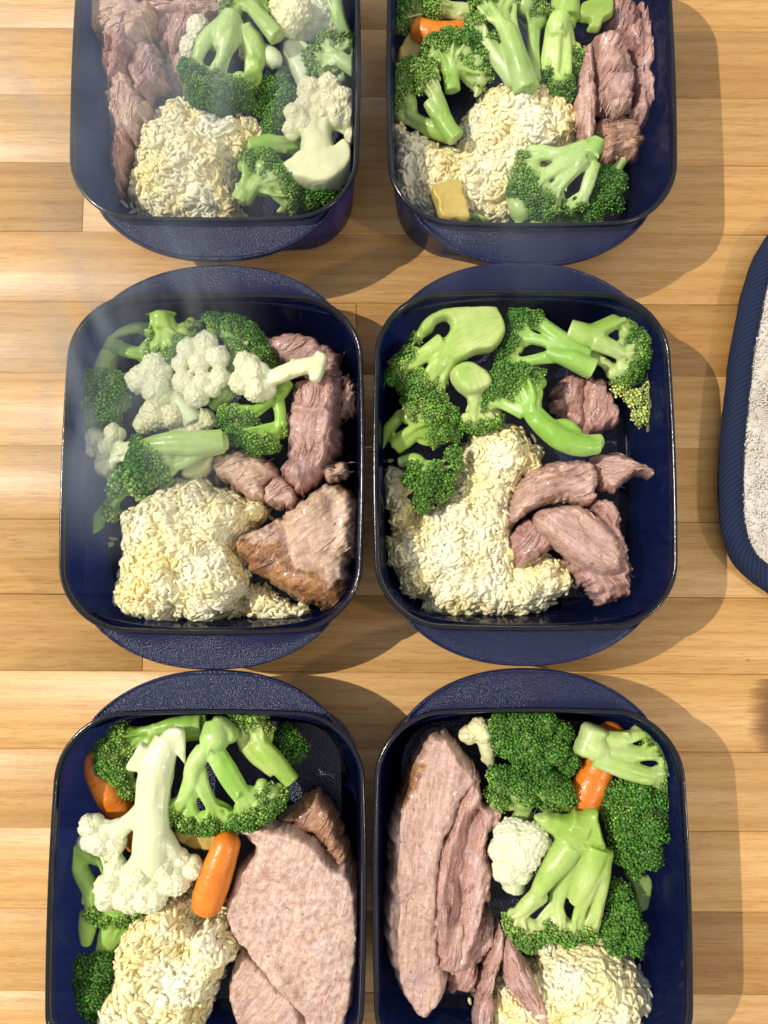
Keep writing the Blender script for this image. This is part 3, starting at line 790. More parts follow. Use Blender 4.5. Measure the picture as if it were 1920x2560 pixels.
# ------------------------------------------------------------------ rice
def grain_mesh(k):
    r = np.random.default_rng(40 + k); n, seg = 6, 6
    t = np.linspace(-1, 1, n); ln = .28 * r.uniform(.8, 1.15)
    pts = np.stack([t * ln, .035 * r.uniform(-1, 1) * (1 - t ** 2) * 2, .02 * (1 - t * t)], -1)
    rad = .136 * np.sqrt(np.clip(1 - (t * .97) ** 2 * .93, .03, 1)) * r.uniform(.92, 1.08)
    V, T, Q = tube(pts, rad, seg, .18, k, .85)
    return V, T, Q
GR = [grain_mesh(k) for k in range(5)]
GRM = [make_mesh('rice_grain', V, [T, Q], M['rice']) for V, T, Q in GR]
def rice(c, label, poly, ztop, er, peaks=(), dens=18, n_obj=260, seed=0, zb=.42, rag=.22, spill=()):
    po = polyP(c, poly, ztop * .75); r = np.random.default_rng(500 + seed)
    pk = [(P(c, a, b, ztop)[:2], px(c, w), h) for a, b, w, h in peaks]
    def zf(X, Y, S):
        z = zb + (ztop - zb) * dome(S, er) * (1 + .10 * n2(X * .7, Y * .7, seed)) + .24 * n2(X * 1.3, Y * 1.3, seed + 2, 3) * np.clip(S * 3, 0, 1)
        for q, w, h in pk: z = z + h * np.exp(-((X - q[0]) ** 2 + (Y - q[1]) ** 2) / w ** 2)
        return z + .085
    V, Q, n, S = hsolid(po, .13, zb - .02, zf, rag, seed + 3, 3, 1.6)
    V = keep_in(c, V); org = np.array([*po.mean(0), zb])
    t_ = thing('rice_mound', label, 'rice', org, 'mounds of cooked rice')
    link('rice_heart', make_mesh('rice_heart', V, [Q], M['core'], True, None, org), t_)
    top = Q[(Q < n).all(1)]
    a, b, c_, d = (V[top[:, i]] for i in range(4)); nr = np.cross(c_ - a, d - b); ar = np.linalg.norm(nr, axis=1) / 2; nr = nr / (2 * ar[:, None] + 1e-9)
    N_ = int(ar.sum() * dens); pick = r.choice(len(top), N_, p=ar / ar.sum())
    w = r.random((N_, 2)); pos = a[pick] * ((1 - w[:, :1]) * (1 - w[:, 1:])) + b[pick] * (w[:, :1] * (1 - w[:, 1:])) + c_[pick] * (w[:, :1] * w[:, 1:]) + d[pick] * ((1 - w[:, :1]) * w[:, 1:])
    nn = nr[pick]
    lift = r.uniform(-.05, .08, N_) + .10 * (r.random(N_) < .10)
    pos = pos + nn * lift[:, None]
    tang = r.normal(size=(N_, 3)); tang -= nn * (tang * nn).sum(1)[:, None]; tang /= np.linalg.norm(tang, axis=1)[:, None]
    til = r.normal(0, .15, N_); ax = tang * np.cos(til)[:, None] + nn * np.sin(til)[:, None]
    side = np.cross(nn, ax); side /= np.linalg.norm(side, axis=1)[:, None]; upv = np.cross(ax, side)
    cen_ = po.mean(0); stray = []
    for i_ in r.integers(0, len(po), 16):
        o_ = po[i_] - cen_; o_ /= np.linalg.norm(o_); a_ = po[i_] + (po[(i_ + 1) % len(po)] - po[i_]) * r.random() + o_ * r.uniform(.0, .45); stray.append(np.array([*a_, .52]))
    for q in [P(c, sx, sy, .55) for sx, sy in spill] + stray:    # single grains that lie beside the mound
        pos = np.concatenate([pos, [q]]); lift = np.append(lift, .5); N_ += 1
        th = r.uniform(0, 6.28); ax = np.concatenate([ax, [[math.cos(th), math.sin(th), 0]]]); side = np.concatenate([side, [[-math.sin(th), math.cos(th), 0]]]); upv = np.concatenate([upv, [[0, 0, 1]]])
    bx_, po_ = np.array(BOX[c]), rrect(.82, 30)
    S_ = sdf(rrect(.82), pos[:, 0] - bx_[0], pos[:, 1] - bx_[1]); bad = np.nonzero(S_ < 0)[0]
    if len(bad): pos[bad, :2] = po_[((pos[bad, :2] - bx_)[:, None] - po_[None]).__pow__(2).sum(-1).argmin(1)] + bx_
    sc = r.uniform(.85, 1.12, N_); kk = r.integers(0, len(GR), N_)
    order = np.argsort(-(lift + .12 * pos[:, 2] / ztop))
    A = Acc()
    for q, i in enumerate(order):
        if q < n_obj:
            o = bpy.data.objects.new('rice_grain', GRM[kk[i]]); C.objects.link(o); o.parent = t_
            m = Matrix([[*v, 0] for v in np.stack([ax[i], side[i], upv[i]], 1)] + [[0, 0, 0, 1]])
            m = Matrix.Translation((pos[i] - org) * U) @ m @ Matrix.Scale(sc[i], 4)
            o.matrix_local = m
        else:
            gv, gt, gq = GR[kk[i]]; A.add(pos[i] + (gv * sc[i]) @ np.stack([ax[i], side[i], upv[i]]), gt, gq)
    V, f = A.get()
    o = link('rice_grains', make_mesh('rice_grains', V, f, M['rice'], True, None, org), t_); o['kind'] = 'stuff'
    return t_
# ------------------------------------------------------------------ food: dish with the big cut cauliflower (top row, left)
floret(1, 'big broccoli floret with forked stems drooping over the egg-yellow rice mound', [(930, 90, 3.9, 62), (900, 180, 4.0, 70), (880, 250, 3.9, 60)],
       [(745, 345, 3.3, 62), (790, 430, 3.1, 72), (880, 455, 3.2, 72), (960, 420, 3.4, 62), (985, 480, 2.9, 42), (850, 370, 3.4, 45)],
       extra=[[(980, 140, 3.7, 55), (1045, 250, 3.3, 58), (1030, 390, 2.9, 40)], [(890, 110, 4.0, 42), (790, 200, 4.0, 40), (745, 300, 3.6, 34)]], shade=.12, tint=(1.05, 1.08, .95))
floret(1, 'broccoli stem with round cut end lying across the top of the big drooping floret', [(1145, 180, 4.3, 45), (1070, 90, 4.3, 38), (1010, 20, 4.1, 36)],
       [(930, 55, 3.7, 50), (1050, -20, 3.6, 60), (960, -10, 3.7, 55), (1080, 40, 3.6, 36)], shade=.45)
floret(1, 'smooth rounded cream cauliflower knob against the upper edge near the round cut broccoli stem', [(1215, 150, 2.2, 45), (1210, 90, 2.4, 45)],
       [(1175, 30, 3.6, 62), (1240, 60, 3.6, 66), (1200, 115, 3.6, 58), (1160, 85, 3.4, 45)], 'cauliflower', tint=(1, 1, .86), up=True)
floret(1, 'small white cauliflower floret half hidden between turkey and big drooping broccoli', [(850, 220, 2.0, 40), (800, 210, 2.2, 40)],
       [(770, 140, 2.7, 55), (735, 240, 2.5, 55), (725, 310, 2.3, 42), (720, 380, 2.0, 30)], 'cauliflower', up=True)
floret(1, 'pale cauliflower with blocky cut stem behind the cut cauliflower half', [(1270, 400, 2.6, 22), (1245, 300, 2.8, 52), (1215, 210, 2.8, 58)],
       [(1340, 100, 2.4, 75), (1380, 170, 2.2, 55), (1300, 160, 2.4, 50)], 'cauliflower', slabs=[([(1160, 190), (1270, 172), (1320, 240), (1290, 400), (1255, 410), (1215, 330)], dict(ztop=3.3, thick=.9))], tint=(.94, .98, .95))
floret(1, 'short white cauliflower stub poking out beside the drooping broccoli', [(1140, 320, 2.9, 30), (1120, 280, 3.1, 45), (1050, 250, 2.8, 45)],
       [(1010, 250, 2.3, 45)], 'cauliflower', tint=(.93, 1, .98))
floret(1, 'thin hazy broccoli stalk running up out of the dish corner', [(1485, 185, 2.4, 26), (1440, 90, 2.8, 38), (1410, -40, 3.0, 42)],
       [(1370, -70, 3.0, 60), (1460, -70, 3.0, 55)], shade=.5, tint=(1, 1.05, 1.2))
floret(1, 'small bright broccoli floret with stem pointing to the side wall above cut cauliflower', [(1515, 335, 3.5, 34), (1450, 290, 3.6, 36), (1420, 280, 3.6, 34)],
       [(1385, 215, 3.3, 42), (1325, 290, 3.2, 46), (1470, 215, 3.1, 42), (1345, 350, 3.0, 42), (1440, 370, 2.8, 38), (1500, 240, 3.0, 34)], shade=.42, bead=.085)
floret(1, 'glossy green broccoli sunk deep between rice mound and cut cauliflower', [(1180, 350, 1.6, 40), (1140, 420, 2.0, 45)],
       [(1095, 420, 2.4, 48), (1070, 520, 2.2, 56), (1140, 560, 2.3, 62), (1190, 470, 2.2, 52), (1110, 620, 1.9, 45), (1160, 400, 2.4, 42)], shade=.3, up=True)
floret(1, 'large cauliflower half with a broad flat cream cut face', [(1340, 800, 2.8, 80), (1340, 700, 3.0, 80), (1345, 610, 3.1, 60)],
       [(1300, 440, 3.4, 55), (1390, 425, 3.4, 55), (1460, 480, 3.3, 50), (1235, 560, 3.3, 52), (1215, 630, 3.1, 42), (1480, 570, 3.1, 42), (1340, 510, 3.2, 52), (1505, 660, 2.8, 36), (1430, 560, 3.2, 50), (1280, 520, 3.2, 50), (1380, 500, 3.3, 50), (1420, 500, 3.3, 46), (1270, 600, 3.2, 46), (1470, 540, 3.1, 46), (1350, 560, 3.1, 50)], 'cauliflower',
       slabs=[([(1140, 790), (1240, 705), (1320, 600), (1350, 590), (1385, 690), (1470, 640), (1520, 730), (1480, 820), (1380, 885), (1200, 850)], dict(ztop=3.75, thick=1.3, er=.3, tilt=(.02, -.05)))], tint=(1.0, .98, .86))
floret(1, 'plain dark green broccoli stem tucked under the cut cauliflower half', [(1010, 715, 2.4, 46), (1100, 700, 2.4, 50), (1200, 695, 2.2, 50)],
       [(1290, 720, 1.6, 60)], shade=.3, tint=(.8, .95, .6))
floret(1, 'fan-shaped broccoli floret with cut end at the front wall beside rice', [(965, 970, 3.0, 46), (990, 920, 3.2, 50)],
       [(1000, 790, 3.3, 46), (1085, 790, 3.4, 52), (1155, 855, 3.2, 52), (1190, 930, 2.9, 46), (1200, 985, 2.6, 36), (1060, 850, 3.3, 30)], shade=.33)
floret(1, 'dark broccoli crown in the front corner below the cut cauliflower half', [(1330, 860, 1.4, 40), (1340, 900, 1.7, 45)],
       [(1260, 900, 2.4, 55), (1300, 960, 2.3, 52), (1370, 930, 2.4, 58), (1440, 905, 2.2, 50), (1230, 960, 2.1, 40)], shade=.15, up=True)
rice(1, 'egg-yellow rounded rice mound between shredded turkey and the cut cauliflower half',
     [(560, 500), (620, 455), (720, 440), (820, 500), (960, 520), (1050, 560), (1090, 640), (1040, 720), (960, 790), (930, 900), (950, 980), (910, 1035), (800, 1050), (640, 1045), (520, 1025), (450, 985), (410, 880), (430, 760), (440, 660), (500, 570)],
     3.1, 2.6, [(740, 690, 200, .5)], seed=1, spill=[(405, 985), (510, 470), (450, 1015)])
meat(1, 'turkey_leg_meat', 'long shredded red turkey leg meat along the side wall of the steamy dish', 'turkey meat', [
    dict(poly=[(180, -40), (400, -60), (540, -20), (520, 60), (470, 150), (400, 190), (290, 150), (200, 90)], z=4.2, t=1.8, red=.1, ang=20, pale=.5, tan=.4, rag=.2),
    dict(poly=[(290, 130), (400, 20), (470, 40), (460, 120), (420, 240), (380, 330), (300, 380), (280, 300), (265, 210)], z=4.0, t=1.8, red=.55, ang=75, rag=.18, ridges=[([(330, 130), (330, 340)], 22, -.25), ([(400, 100), (380, 260)], 20, .2)]),
    dict(poly=[(430, 190), (520, 150), (560, 230), (585, 320), (575, 390), (530, 380), (500, 440), (430, 430), (400, 330)], z=3.5, t=1.6, red=.5, ang=60, rag=.22, ridges=[([(420, 330), (540, 300)], 22, .3)]),
    dict(poly=[(300, 390), (380, 300), (440, 360), (500, 450), (510, 530), (460, 600), (400, 630), (330, 610), (300, 500)], z=3.8, t=1.8, red=.1, ang=80, pale=.4, tan=.5, rag=.2, ridges=[([(340, 400), (360, 580)], 25, -.2)]),
    dict(poly=[(330, 590), (450, 580), (440, 670), (400, 760), (360, 870), (335, 840), (325, 700)], z=3.0, t=1.6, red=.55, ang=100, rag=.2, ridges=[([(390, 600), (350, 800)], 20, .2)])])
meat(1, 'turkey_meat', 'dark red roasted turkey pieces under the steam at the upper wall', 'turkey meat', [
    dict(poly=[(500, -30), (980, -40), (900, 40), (740, 55), (660, 30), (560, 40)], z=3.6, t=1.2, red=.3, ang=10, pale=.2, rag=.2),
    dict(poly=[(500, 20), (700, 30), (830, 60), (760, 110), (700, 165), (640, 215), (560, 190), (520, 110)], z=3.0, t=1.5, red=.6, ang=60, rag=.15)])
meat(1, 'turkey_meat', 'brown flat turkey piece in shade behind the egg-yellow rice mound', 'turkey meat', [
    dict(poly=[(590, 230), (650, 200), (710, 260), (700, 330), (720, 410), (640, 415), (580, 340)], z=2.4, t=1.4, red=.1, ang=70, rag=.1, allskin=.25)])

# ------------------------------------------------------------------ dish with the carrot and yellow chunk (top row, right)
floret(2, 'hazy blurred broccoli floret lying sideways at the corner above the orange carrot', [(550, 70, 2.8, 42), (430, 55, 2.8, 40)],
       [(330, 40, 2.9, 55), (240, 10, 2.6, 65), (185, 80, 2.4, 62), (210, -40, 2.5, 60), (290, -30, 2.6, 50)], shade=.25, tint=(1.25, 1.1, 1.2))
chunk(2, 'yellow_carrot_chunk', 'dull yellow wedge beside the orange carrot at the side wall', 'yellow carrot', [(190, 140), (385, 85), (345, 125), (270, 275), (170, 310), (135, 280)], 2.4, 1.4, 'yellow', tint=(.8, .8, .8))
carrot(2, 'blunt orange carrot piece lying behind the dark round broccoli floret', [(215, 130, 2.5, 60), (330, 170, 2.7, 66), (530, 150, 2.6, 58)])
floret(2, 'round dark broccoli floret in front of the orange carrot', [(405, 440, 3.0, 40), (395, 350, 3.2, 40)],
       [(330, 250, 3.1, 58), (400, 220, 3.3, 58), (480, 230, 3.3, 62), (535, 290, 3.1, 52), (550, 370, 2.8, 45), (470, 320, 3.0, 45), (300, 300, 2.8, 40), (530, 420, 2.5, 30)], shade=.15)
floret(2, 'broccoli floret with two long stems resting on the rice beside the side wall', [(425, 670, 3.1, 46), (340, 560, 3.2, 42), (290, 490, 3.3, 44)],
       [(160, 390, 2.9, 56), (220, 350, 3.1, 52), (285, 400, 3.4, 50), (180, 470, 2.8, 52), (115, 470, 2.4, 42), (150, 540, 2.2, 42), (120, 410, 2.5, 40), (310, 340, 3.1, 36)],
       extra=[[(420, 660, 2.8, 36), (310, 630, 2.5, 42), (190, 565, 2.2, 40)], [(415, 645, 3.1, 32), (370, 560, 3.3, 36), (335, 450, 3.3, 32)]], shade=.4, tint=(1.12, 1.08, 1.1))
floret(2, 'tallest pale-stemmed broccoli floret standing on the rice mound in the carrot dish', [(760, 430, 3.7, 70), (730, 310, 4.1, 55), (680, 170, 4.2, 52), (620, 70, 4.2, 52)],
       [(555, 30, 4.0, 55), (660, -20, 4.0, 70), (750, 0, 3.9, 66), (525, 130, 3.6, 52), (820, 80, 3.4, 55), (590, 210, 3.4, 42), (790, 40, 3.6, 50)],
       extra=[[(715, 400, 3.5, 46), (630, 290, 3.5, 42), (560, 180, 3.4, 34)], [(800, 390, 3.2, 36), (795, 220, 3.3, 32), (800, 120, 3.4, 42)]], shade=.38, tint=(1.15, 1.12, 1.15))
floret(2, 'upside-down broccoli floret with square cut top beside the torn turkey', [(930, 75, 4.0, 52), (915, 130, 3.95, 60), (910, 180, 3.9, 56)],
       [(865, 350, 3.0, 42), (930, 400, 3.0, 46), (960, 440, 2.7, 40), (1000, 260, 3.0, 45), (900, 420, 2.6, 42), (990, 330, 2.8, 40)],
       extra=[[(900, 110, 3.8, 38), (872, 250, 3.5, 34), (855, 340, 3.2, 28)], [(935, 110, 3.8, 40), (950, 270, 3.5, 34), (955, 410, 3.1, 28)], [(950, 120, 3.7, 34), (985, 250, 3.2, 28)], [(915, 130, 3.9, 34), (910, 270, 3.6, 30), (905, 400, 3.1, 24)]], shade=.18, tint=(1.05, 1.1, .8))
floret(2, 'bright green broccoli stem cut off above the upside-down floret', [(955, 95, 3.5, 68), (950, 0, 3.6, 66), (940, -70, 3.6, 60)],
       [(900, -120, 3.4, 60), (990, -120, 3.4, 60)], shade=.3, tint=(1, 1.05, .7))
floret(2, 'thin wavy-edged pale green broccoli slice at the top near the turkey', [(1040, 40, 3.3, 25), (1090, 40, 3.4, 35), (1120, -20, 3.3, 40)],
       [(1150, -60, 3.0, 40)], slabs=[([(1020, 15), (1100, -20), (1190, -10), (1192, 55), (1150, 80), (1115, 132), (1060, 122), (1078, 88), (1025, 75)], dict(ztop=3.9, thick=.5, er=.15, rag=.05))], shade=.6, tint=(1.2, 1.05, 1.1))
rice(2, 'two-humped rice mound holding a yellow chunk next to the orange carrot',
     [(105, 590), (170, 565), (260, 640), (340, 690), (430, 690), (465, 640), (460, 560), (520, 480), (600, 405), (740, 400), (860, 390), (960, 460), (1035, 560), (1040, 650), (960, 740), (900, 850), (760, 960), (700, 1040), (640, 1075), (430, 1060), (300, 1030), (170, 960), (110, 880), (115, 760), (90, 650)],
     2.5, 1.9, [(750, 540, 190, 1.0), (300, 800, 200, .2)], seed=2)
chunk(2, 'yellow_carrot_chunk', 'square translucent yellow chunk pressed into the rice at the front wall', 'yellow carrot', [(310, 885), (445, 850), (470, 930), (500, 1040), (470, 1055), (360, 1045), (330, 970)], 3.2, 1.0, 'yellow', er=.15)
floret(2, 'big glossy broccoli floret with many stems sprawling over the rice front', [(1095, 690, 3.8, 58), (1060, 760, 3.9, 66)],
       [(770, 830, 3.3, 60), (735, 905, 3.1, 50), (820, 930, 3.3, 62), (880, 1000, 3.1, 50), (1030, 975, 2.9, 34), (800, 995, 2.8, 48), (960, 1000, 2.9, 34), (760, 760, 3.2, 38)],
       extra=[[(1050, 710, 3.9, 42), (920, 740, 3.9, 36), (810, 700, 3.5, 26)], [(1085, 790, 3.6, 36), (1060, 890, 3.4, 32), (1035, 970, 3.1, 28)], [(1040, 770, 3.8, 38), (960, 850, 3.7, 34), (890, 940, 3.3, 28)], [(1030, 740, 3.9, 42), (930, 800, 3.8, 36), (850, 850, 3.5, 30)]], shade=.36, tint=(1.05, 1.1, 1.05))
floret(2, 'dark shaded broccoli crown under the big glossy sprawling floret', [(1235, 770, 2.6, 26), (1190, 830, 2.5, 40)],
       [(1130, 870, 2.6, 66), (1190, 890, 2.6, 58), (1150, 960, 2.5, 62), (1090, 1020, 2.3, 58), (1180, 990, 2.2, 50), (1050, 1050, 2.0, 40)], shade=.1, up=True)
floret(2, 'smooth green stem wedge with frilly foot at the front wall below the sprawling floret', [(690, 935, 2.6, 34), (730, 1010, 2.6, 55), (760, 1060, 2.4, 60)],
       [(860, 1060, 2.1, 42), (940, 1065, 2.0, 46), (980, 1070, 2.0, 38)], shade=.25)
chunk(2, 'broccoli_stem_piece', 'tiny green triangular stem piece beside the yellow chunk at the front wall', 'broccoli', [(470, 1052), (500, 1010), (530, 1005), (600, 1065)], 2.4, 1.0, 'stalk')
meat(2, 'turkey_meat', 'torn pink turkey meat with shreds and a flap beside the square-topped broccoli', 'turkey meat', [
    dict(poly=[(1090, 150), (1160, 120), (1230, 150), (1290, 240), (1310, 330), (1300, 430), (1260, 490), (1180, 470), (1130, 430), (1130, 330), (1110, 250)], z=4.0, t=2.0, red=.25, ang=65, ridges=[([(1180, 180), (1220, 330)], 40, .25), ([(1140, 340), (1290, 320)], 16, -.35)]),
    dict(poly=[(1250, 110), (1330, 60), (1400, 90), (1420, 220), (1400, 310), (1425, 400), (1390, 520), (1340, 560), (1300, 500), (1320, 380), (1290, 240)], z=3.5, t=1.9, red=.4, ang=85, ridges=[([(1350, 120), (1360, 480)], 26, -.25)], rag=.2),
    dict(poly=[(1050, 190), (1100, 180), (1115, 300), (1120, 480), (1110, 640), (1060, 650), (1020, 470), (1025, 340)], z=3.7, t=1.4, red=.25, ang=88, rag=.1),
    dict(poly=[(1190, -30), (1310, -30), (1340, 60), (1260, 150), (1180, 110)], z=3.3, t=1.5, red=.65, ang=70),
    dict(poly=[(1320, -30), (1390, 40), (1425, 140), (1415, 230), (1380, 190), (1340, 100)], z=3.2, t=1.3, red=.55, ang=75),
    dict(poly=[(1130, 420), (1190, 430), (1290, 450), (1280, 490), (1210, 510), (1170, 470)], z=3.9, t=1.2, red=.0, ang=75, pale=.5, tan=.3)])
meat(2, 'turkey_skin', 'grey-brown strip of turkey skin below the torn pink meat', 'turkey skin', [
    dict(poly=[(1115, 560), (1220, 530), (1330, 540), (1340, 600), (1330, 710), (1240, 730), (1170, 745), (1120, 660)], z=2.6, t=1.2, red=0, ang=5, pale=.0, tan=.5, allskin=.5, fib=2)])

# ------------------------------------------------------------------ dish with browned skin (middle row, left)
floret(3, 'lime green broccoli floret with pointed stem at the top wall of the browned-skin dish', [(590, 225, 3.6, 40), (580, 290, 3.8, 56), (600, 350, 3.8, 60)],
       [(560, 450, 3.4, 38), (640, 460, 3.5, 48), (700, 400, 3.5, 50), (735, 335, 3.0, 36), (720, 440, 3.2, 40), (600, 470, 3.2, 36)], shade=.62, tint=(1.15, 1.12, .95))
floret(3, 'steam-veiled pale broccoli floret lying behind white cauliflower near the corner', [(285, 385, 2.6, 42), (360, 400, 2.7, 50)],
       [(540, 450, 2.8, 50), (550, 370, 2.7, 46), (520, 490, 2.6, 40)], extra=[[(290, 375, 2.6, 30), (400, 350, 2.7, 32), (520, 325, 2.6, 34)], [(310, 420, 2.6, 30), (420, 460, 2.7, 34), (520, 480, 2.7, 34)]], shade=.6, tint=(1.15, 1.12, 1.25))
floret(3, 'round broccoli crown touching the side wall above the bare blue floor', [(320, 480, 2.2, 70), (305, 560, 2.5, 76)],
       [(180, 650, 3.0, 60), (270, 620, 3.2, 66), (360, 620, 3.1, 58), (160, 770, 2.7, 48), (230, 730, 3.2, 78), (330, 720, 3.2, 76), (340, 810, 2.7, 52), (240, 830, 2.6, 58), (240, 910, 2.0, 40), (400, 700, 2.8, 40)], shade=.26, up=True, bead=.082)
floret(3, 'cauliflower floret with thick stem between the round broccoli crown and the cauliflower face', [(740, 800, 2.8, 50), (690, 720, 3.0, 46), (640, 650, 3.2, 42)],
       [(560, 540, 3.4, 64), (500, 600, 3.2, 64), (570, 650, 3.3, 66), (600, 560, 3.4, 46), (450, 600, 2.9, 40)], 'cauliflower', tint=(.96, 1, .95))
floret(3, 'white cauliflower with open flat face towards the viewer beside lime broccoli', [(790, 560, 3.0, 60), (780, 540, 3.2, 70)],
       [(720, 450, 3.8, 52), (800, 420, 3.9, 52), (860, 490, 3.9, 50), (870, 590, 3.8, 46), (760, 670, 3.7, 54), (700, 610, 3.7, 50), (680, 520, 3.7, 42), (830, 640, 3.7, 40), (770, 520, 3.9, 45), (790, 600, 3.9, 40)], 'cauliflower', up=True, tint=(.97, 1, .96))
floret(3, 'cauliflower floret with a long flared stem reaching over the dark turkey', [(1345, 520, 4.4, 40), (1260, 535, 4.4, 40), (1170, 570, 4.3, 42), (1110, 590, 4.2, 46)],
       [(1000, 520, 4.2, 54), (975, 610, 4.1, 54), (1050, 640, 4.1, 58), (1040, 560, 4.3, 56), (1095, 650, 4.0, 38)], 'cauliflower',
       slabs=[([(1290, 590), (1310, 500), (1330, 445), (1390, 470), (1375, 530), (1345, 602)], dict(ztop=4.75, thick=.5, er=.2, rag=.03))], tint=(1.0, 1, .92))
floret(3, 'dark green broccoli crown behind the flat-faced cauliflower with stem running forward', [(840, 730, 2.5, 44), (900, 640, 2.7, 52), (930, 520, 2.9, 42)],
       [(850, 330, 3.2, 52), (930, 360, 3.3, 58), (1000, 400, 3.3, 58), (1050, 470, 3.1, 52), (960, 440, 3.2, 52), (1090, 520, 2.8, 38)], shade=.15, tint=(1.02, 1.08, .95))
floret(3, 'vivid broccoli floret with fanned thin stems just above the brown turkey chunk', [(1190, 610, 3.0, 46), (1140, 690, 3.3, 52)],
       [(930, 760, 3.1, 50), (960, 850, 3.1, 52), (1040, 890, 3.1, 52), (1110, 890, 3.0, 44), (1010, 770, 3.3, 36), (1165, 840, 3.0, 32), (900, 800, 2.8, 36)], shade=.24, tint=(1, 1.08, .8),
       extra=[[(1150, 700, 3.3, 34), (1165, 770, 3.3, 28), (1160, 850, 3.1, 24)]])
floret(3, 'ivory cauliflower dome with tiny black speck under the other cauliflower pieces', [(720, 860, 2.2, 60), (640, 820, 2.5, 60)],
       [(560, 765, 2.9, 66), (640, 770, 2.9, 56), (500, 810, 2.7, 44), (800, 790, 2.6, 46), (750, 840, 2.5, 46)], 'cauliflower', up=True, tint=(.98, .98, .82))
floret(3, 'small cauliflower floret beside the side wall with stem meeting the lying broccoli', [(480, 930, 3.1, 42), (400, 950, 3.2, 46)],
       [(270, 880, 3.1, 46), (360, 860, 3.2, 46), (255, 930, 2.9, 36), (320, 1010, 2.9, 48), (350, 1055, 2.7, 32), (310, 920, 3.2, 44)], 'cauliflower', tint=(.95, .98, .85))
floret(3, 'lying broccoli floret with thick pale stem above the long-grain rice', [(885, 890, 4.0, 54), (780, 905, 4.2, 62), (660, 905, 4.2, 60), (550, 915, 4.1, 52)],
       [(490, 920, 4.0, 46), (520, 980, 4.1, 60), (590, 1000, 4.0, 56), (540, 1040, 3.7, 52), (620, 1040, 3.7, 36), (470, 985, 3.7, 42)],
       extra=[[(800, 930, 3.9, 36), (720, 980, 3.8, 40), (650, 1010, 3.8, 34)]], shade=.06, tint=(1.1, 1.1, 1.05))
chunk(3, 'cauliflower_stem_slice', 'translucent pale slice under the lying broccoli stem at the rice top', 'cauliflower', [(680, 1010), (760, 960), (845, 955), (800, 1040), (740, 1070), (680, 1065)], 3.1, 1.0, 'cstalk', tint=(.9, .9, .62))
floret(3, 'loose light-green broccoli sprig with big buds over a dark leaf', [(235, 1345, 1.6, 10), (270, 1280, 1.9, 24), (330, 1200, 2.3, 26), (390, 1140, 2.6, 30)],
       [(430, 1050, 3.0, 38), (380, 1100, 3.0, 40), (460, 1110, 3.1, 38), (345, 1140, 2.8, 28), (340, 1240, 2.6, 34), (490, 1150, 2.8, 30), (520, 1090, 3.0, 30)], shade=.5, bead=.13,
       slabs=[([(225, 1355), (250, 1290), (320, 1190), (350, 1200), (310, 1290), (290, 1320)], dict(ztop=2.2, thick=.25, er=.1, rag=.02))], tint=(.75, .95, .6))
rice(3, 'tall clump of long-grain rice beside the browned turkey skin',
     [(450, 1190), (530, 1110), (640, 1070), (770, 1045), (830, 1110), (880, 1110), (1000, 1160), (1070, 1200), (1060, 1260), (980, 1320), (930, 1400), (970, 1470), (985, 1560), (960, 1650), (890, 1740), (800, 1800), (700, 1790), (660, 1740), (640, 1790), (440, 1780), (380, 1760), (330, 1640), (340, 1540), (380, 1440), (400, 1330), (390, 1240)],
     3.5, 1.5, [(600, 1350, 200, .5), (480, 1620, 120, .2)], dens=17, n_obj=300, seed=3, spill=[(310, 1370), (340, 1400), (290, 1380), (350, 1360), (330, 1420), (920, 1760)])
rice(3, 'small flat patch of rice below the browned turkey skin',
     [(980, 1620), (1060, 1590), (1170, 1650), (1270, 1690), (1280, 1740), (1220, 1770), (1150, 1790), (1040, 1770), (950, 1730)], 1.7, 1.0, n_obj=110, seed=4)
meat(3, 'turkey_leg_meat', 'purplish-pink turkey leg meat under the long cauliflower stem', 'turkey meat', [
    dict(poly=[(1030, 380), (1120, 360), (1200, 345), (1300, 365), (1370, 400), (1440, 440), (1450, 540), (1440, 600), (1340, 600), (1250, 560), (1160, 510), (1080, 450)], z=3.1, t=1.9, red=.35, ang=35, ridges=[([(1100, 400), (1300, 430)], 50, .2)], pale=.1),
    dict(poly=[(1220, 570), (1340, 535), (1450, 560), (1460, 700), (1450, 790), (1440, 900), (1420, 980), (1340, 1060), (1240, 1135), (1160, 1070), (1140, 1000), (1175, 950), (1170, 830), (1185, 720), (1195, 630)], z=3.85, t=2.5, red=.42, ang=76, und=.13, er=.9, pale=.1, shred=22,
         ridges=[([(1290, 560), (1250, 740), (1240, 900)], 20, -.18), ([(1400, 560), (1390, 760), (1350, 960)], 34, .2), ([(1200, 720), (1300, 745), (1440, 770)], 16, .18), ([(1210, 860), (1330, 930)], 16, -.14), ([(1190, 960), (1290, 1030)], 16, -.14)]),
    dict(poly=[(1450, 620), (1470, 560), (1530, 600), (1540, 660), (1510, 730), (1450, 780), (1400, 800), (1440, 700)], z=3.2, t=1.3, red=.45, ang=60, rag=.25)])
meat(3, 'turkey_meat', 'small beige turkey chunk wedged between rice and purplish leg meat', 'turkey meat', [
    dict(poly=[(820, 960), (900, 925), (1020, 930), (1100, 985), (1150, 1060), (1100, 1110), (1100, 1190), (960, 1150), (880, 1090), (815, 1030)], z=3.2, t=2.0, red=.0, ang=25, tan=.6, pale=.4, edge_skin=.5, ridges=[([(900, 950), (1010, 1060)], 40, .25)]),
    dict(poly=[(1090, 1060), (1150, 1040), (1220, 1100), (1245, 1170), (1185, 1215), (1110, 1200), (1060, 1160)], z=3.0, t=1.8, red=.2, ang=35, pale=.3)])
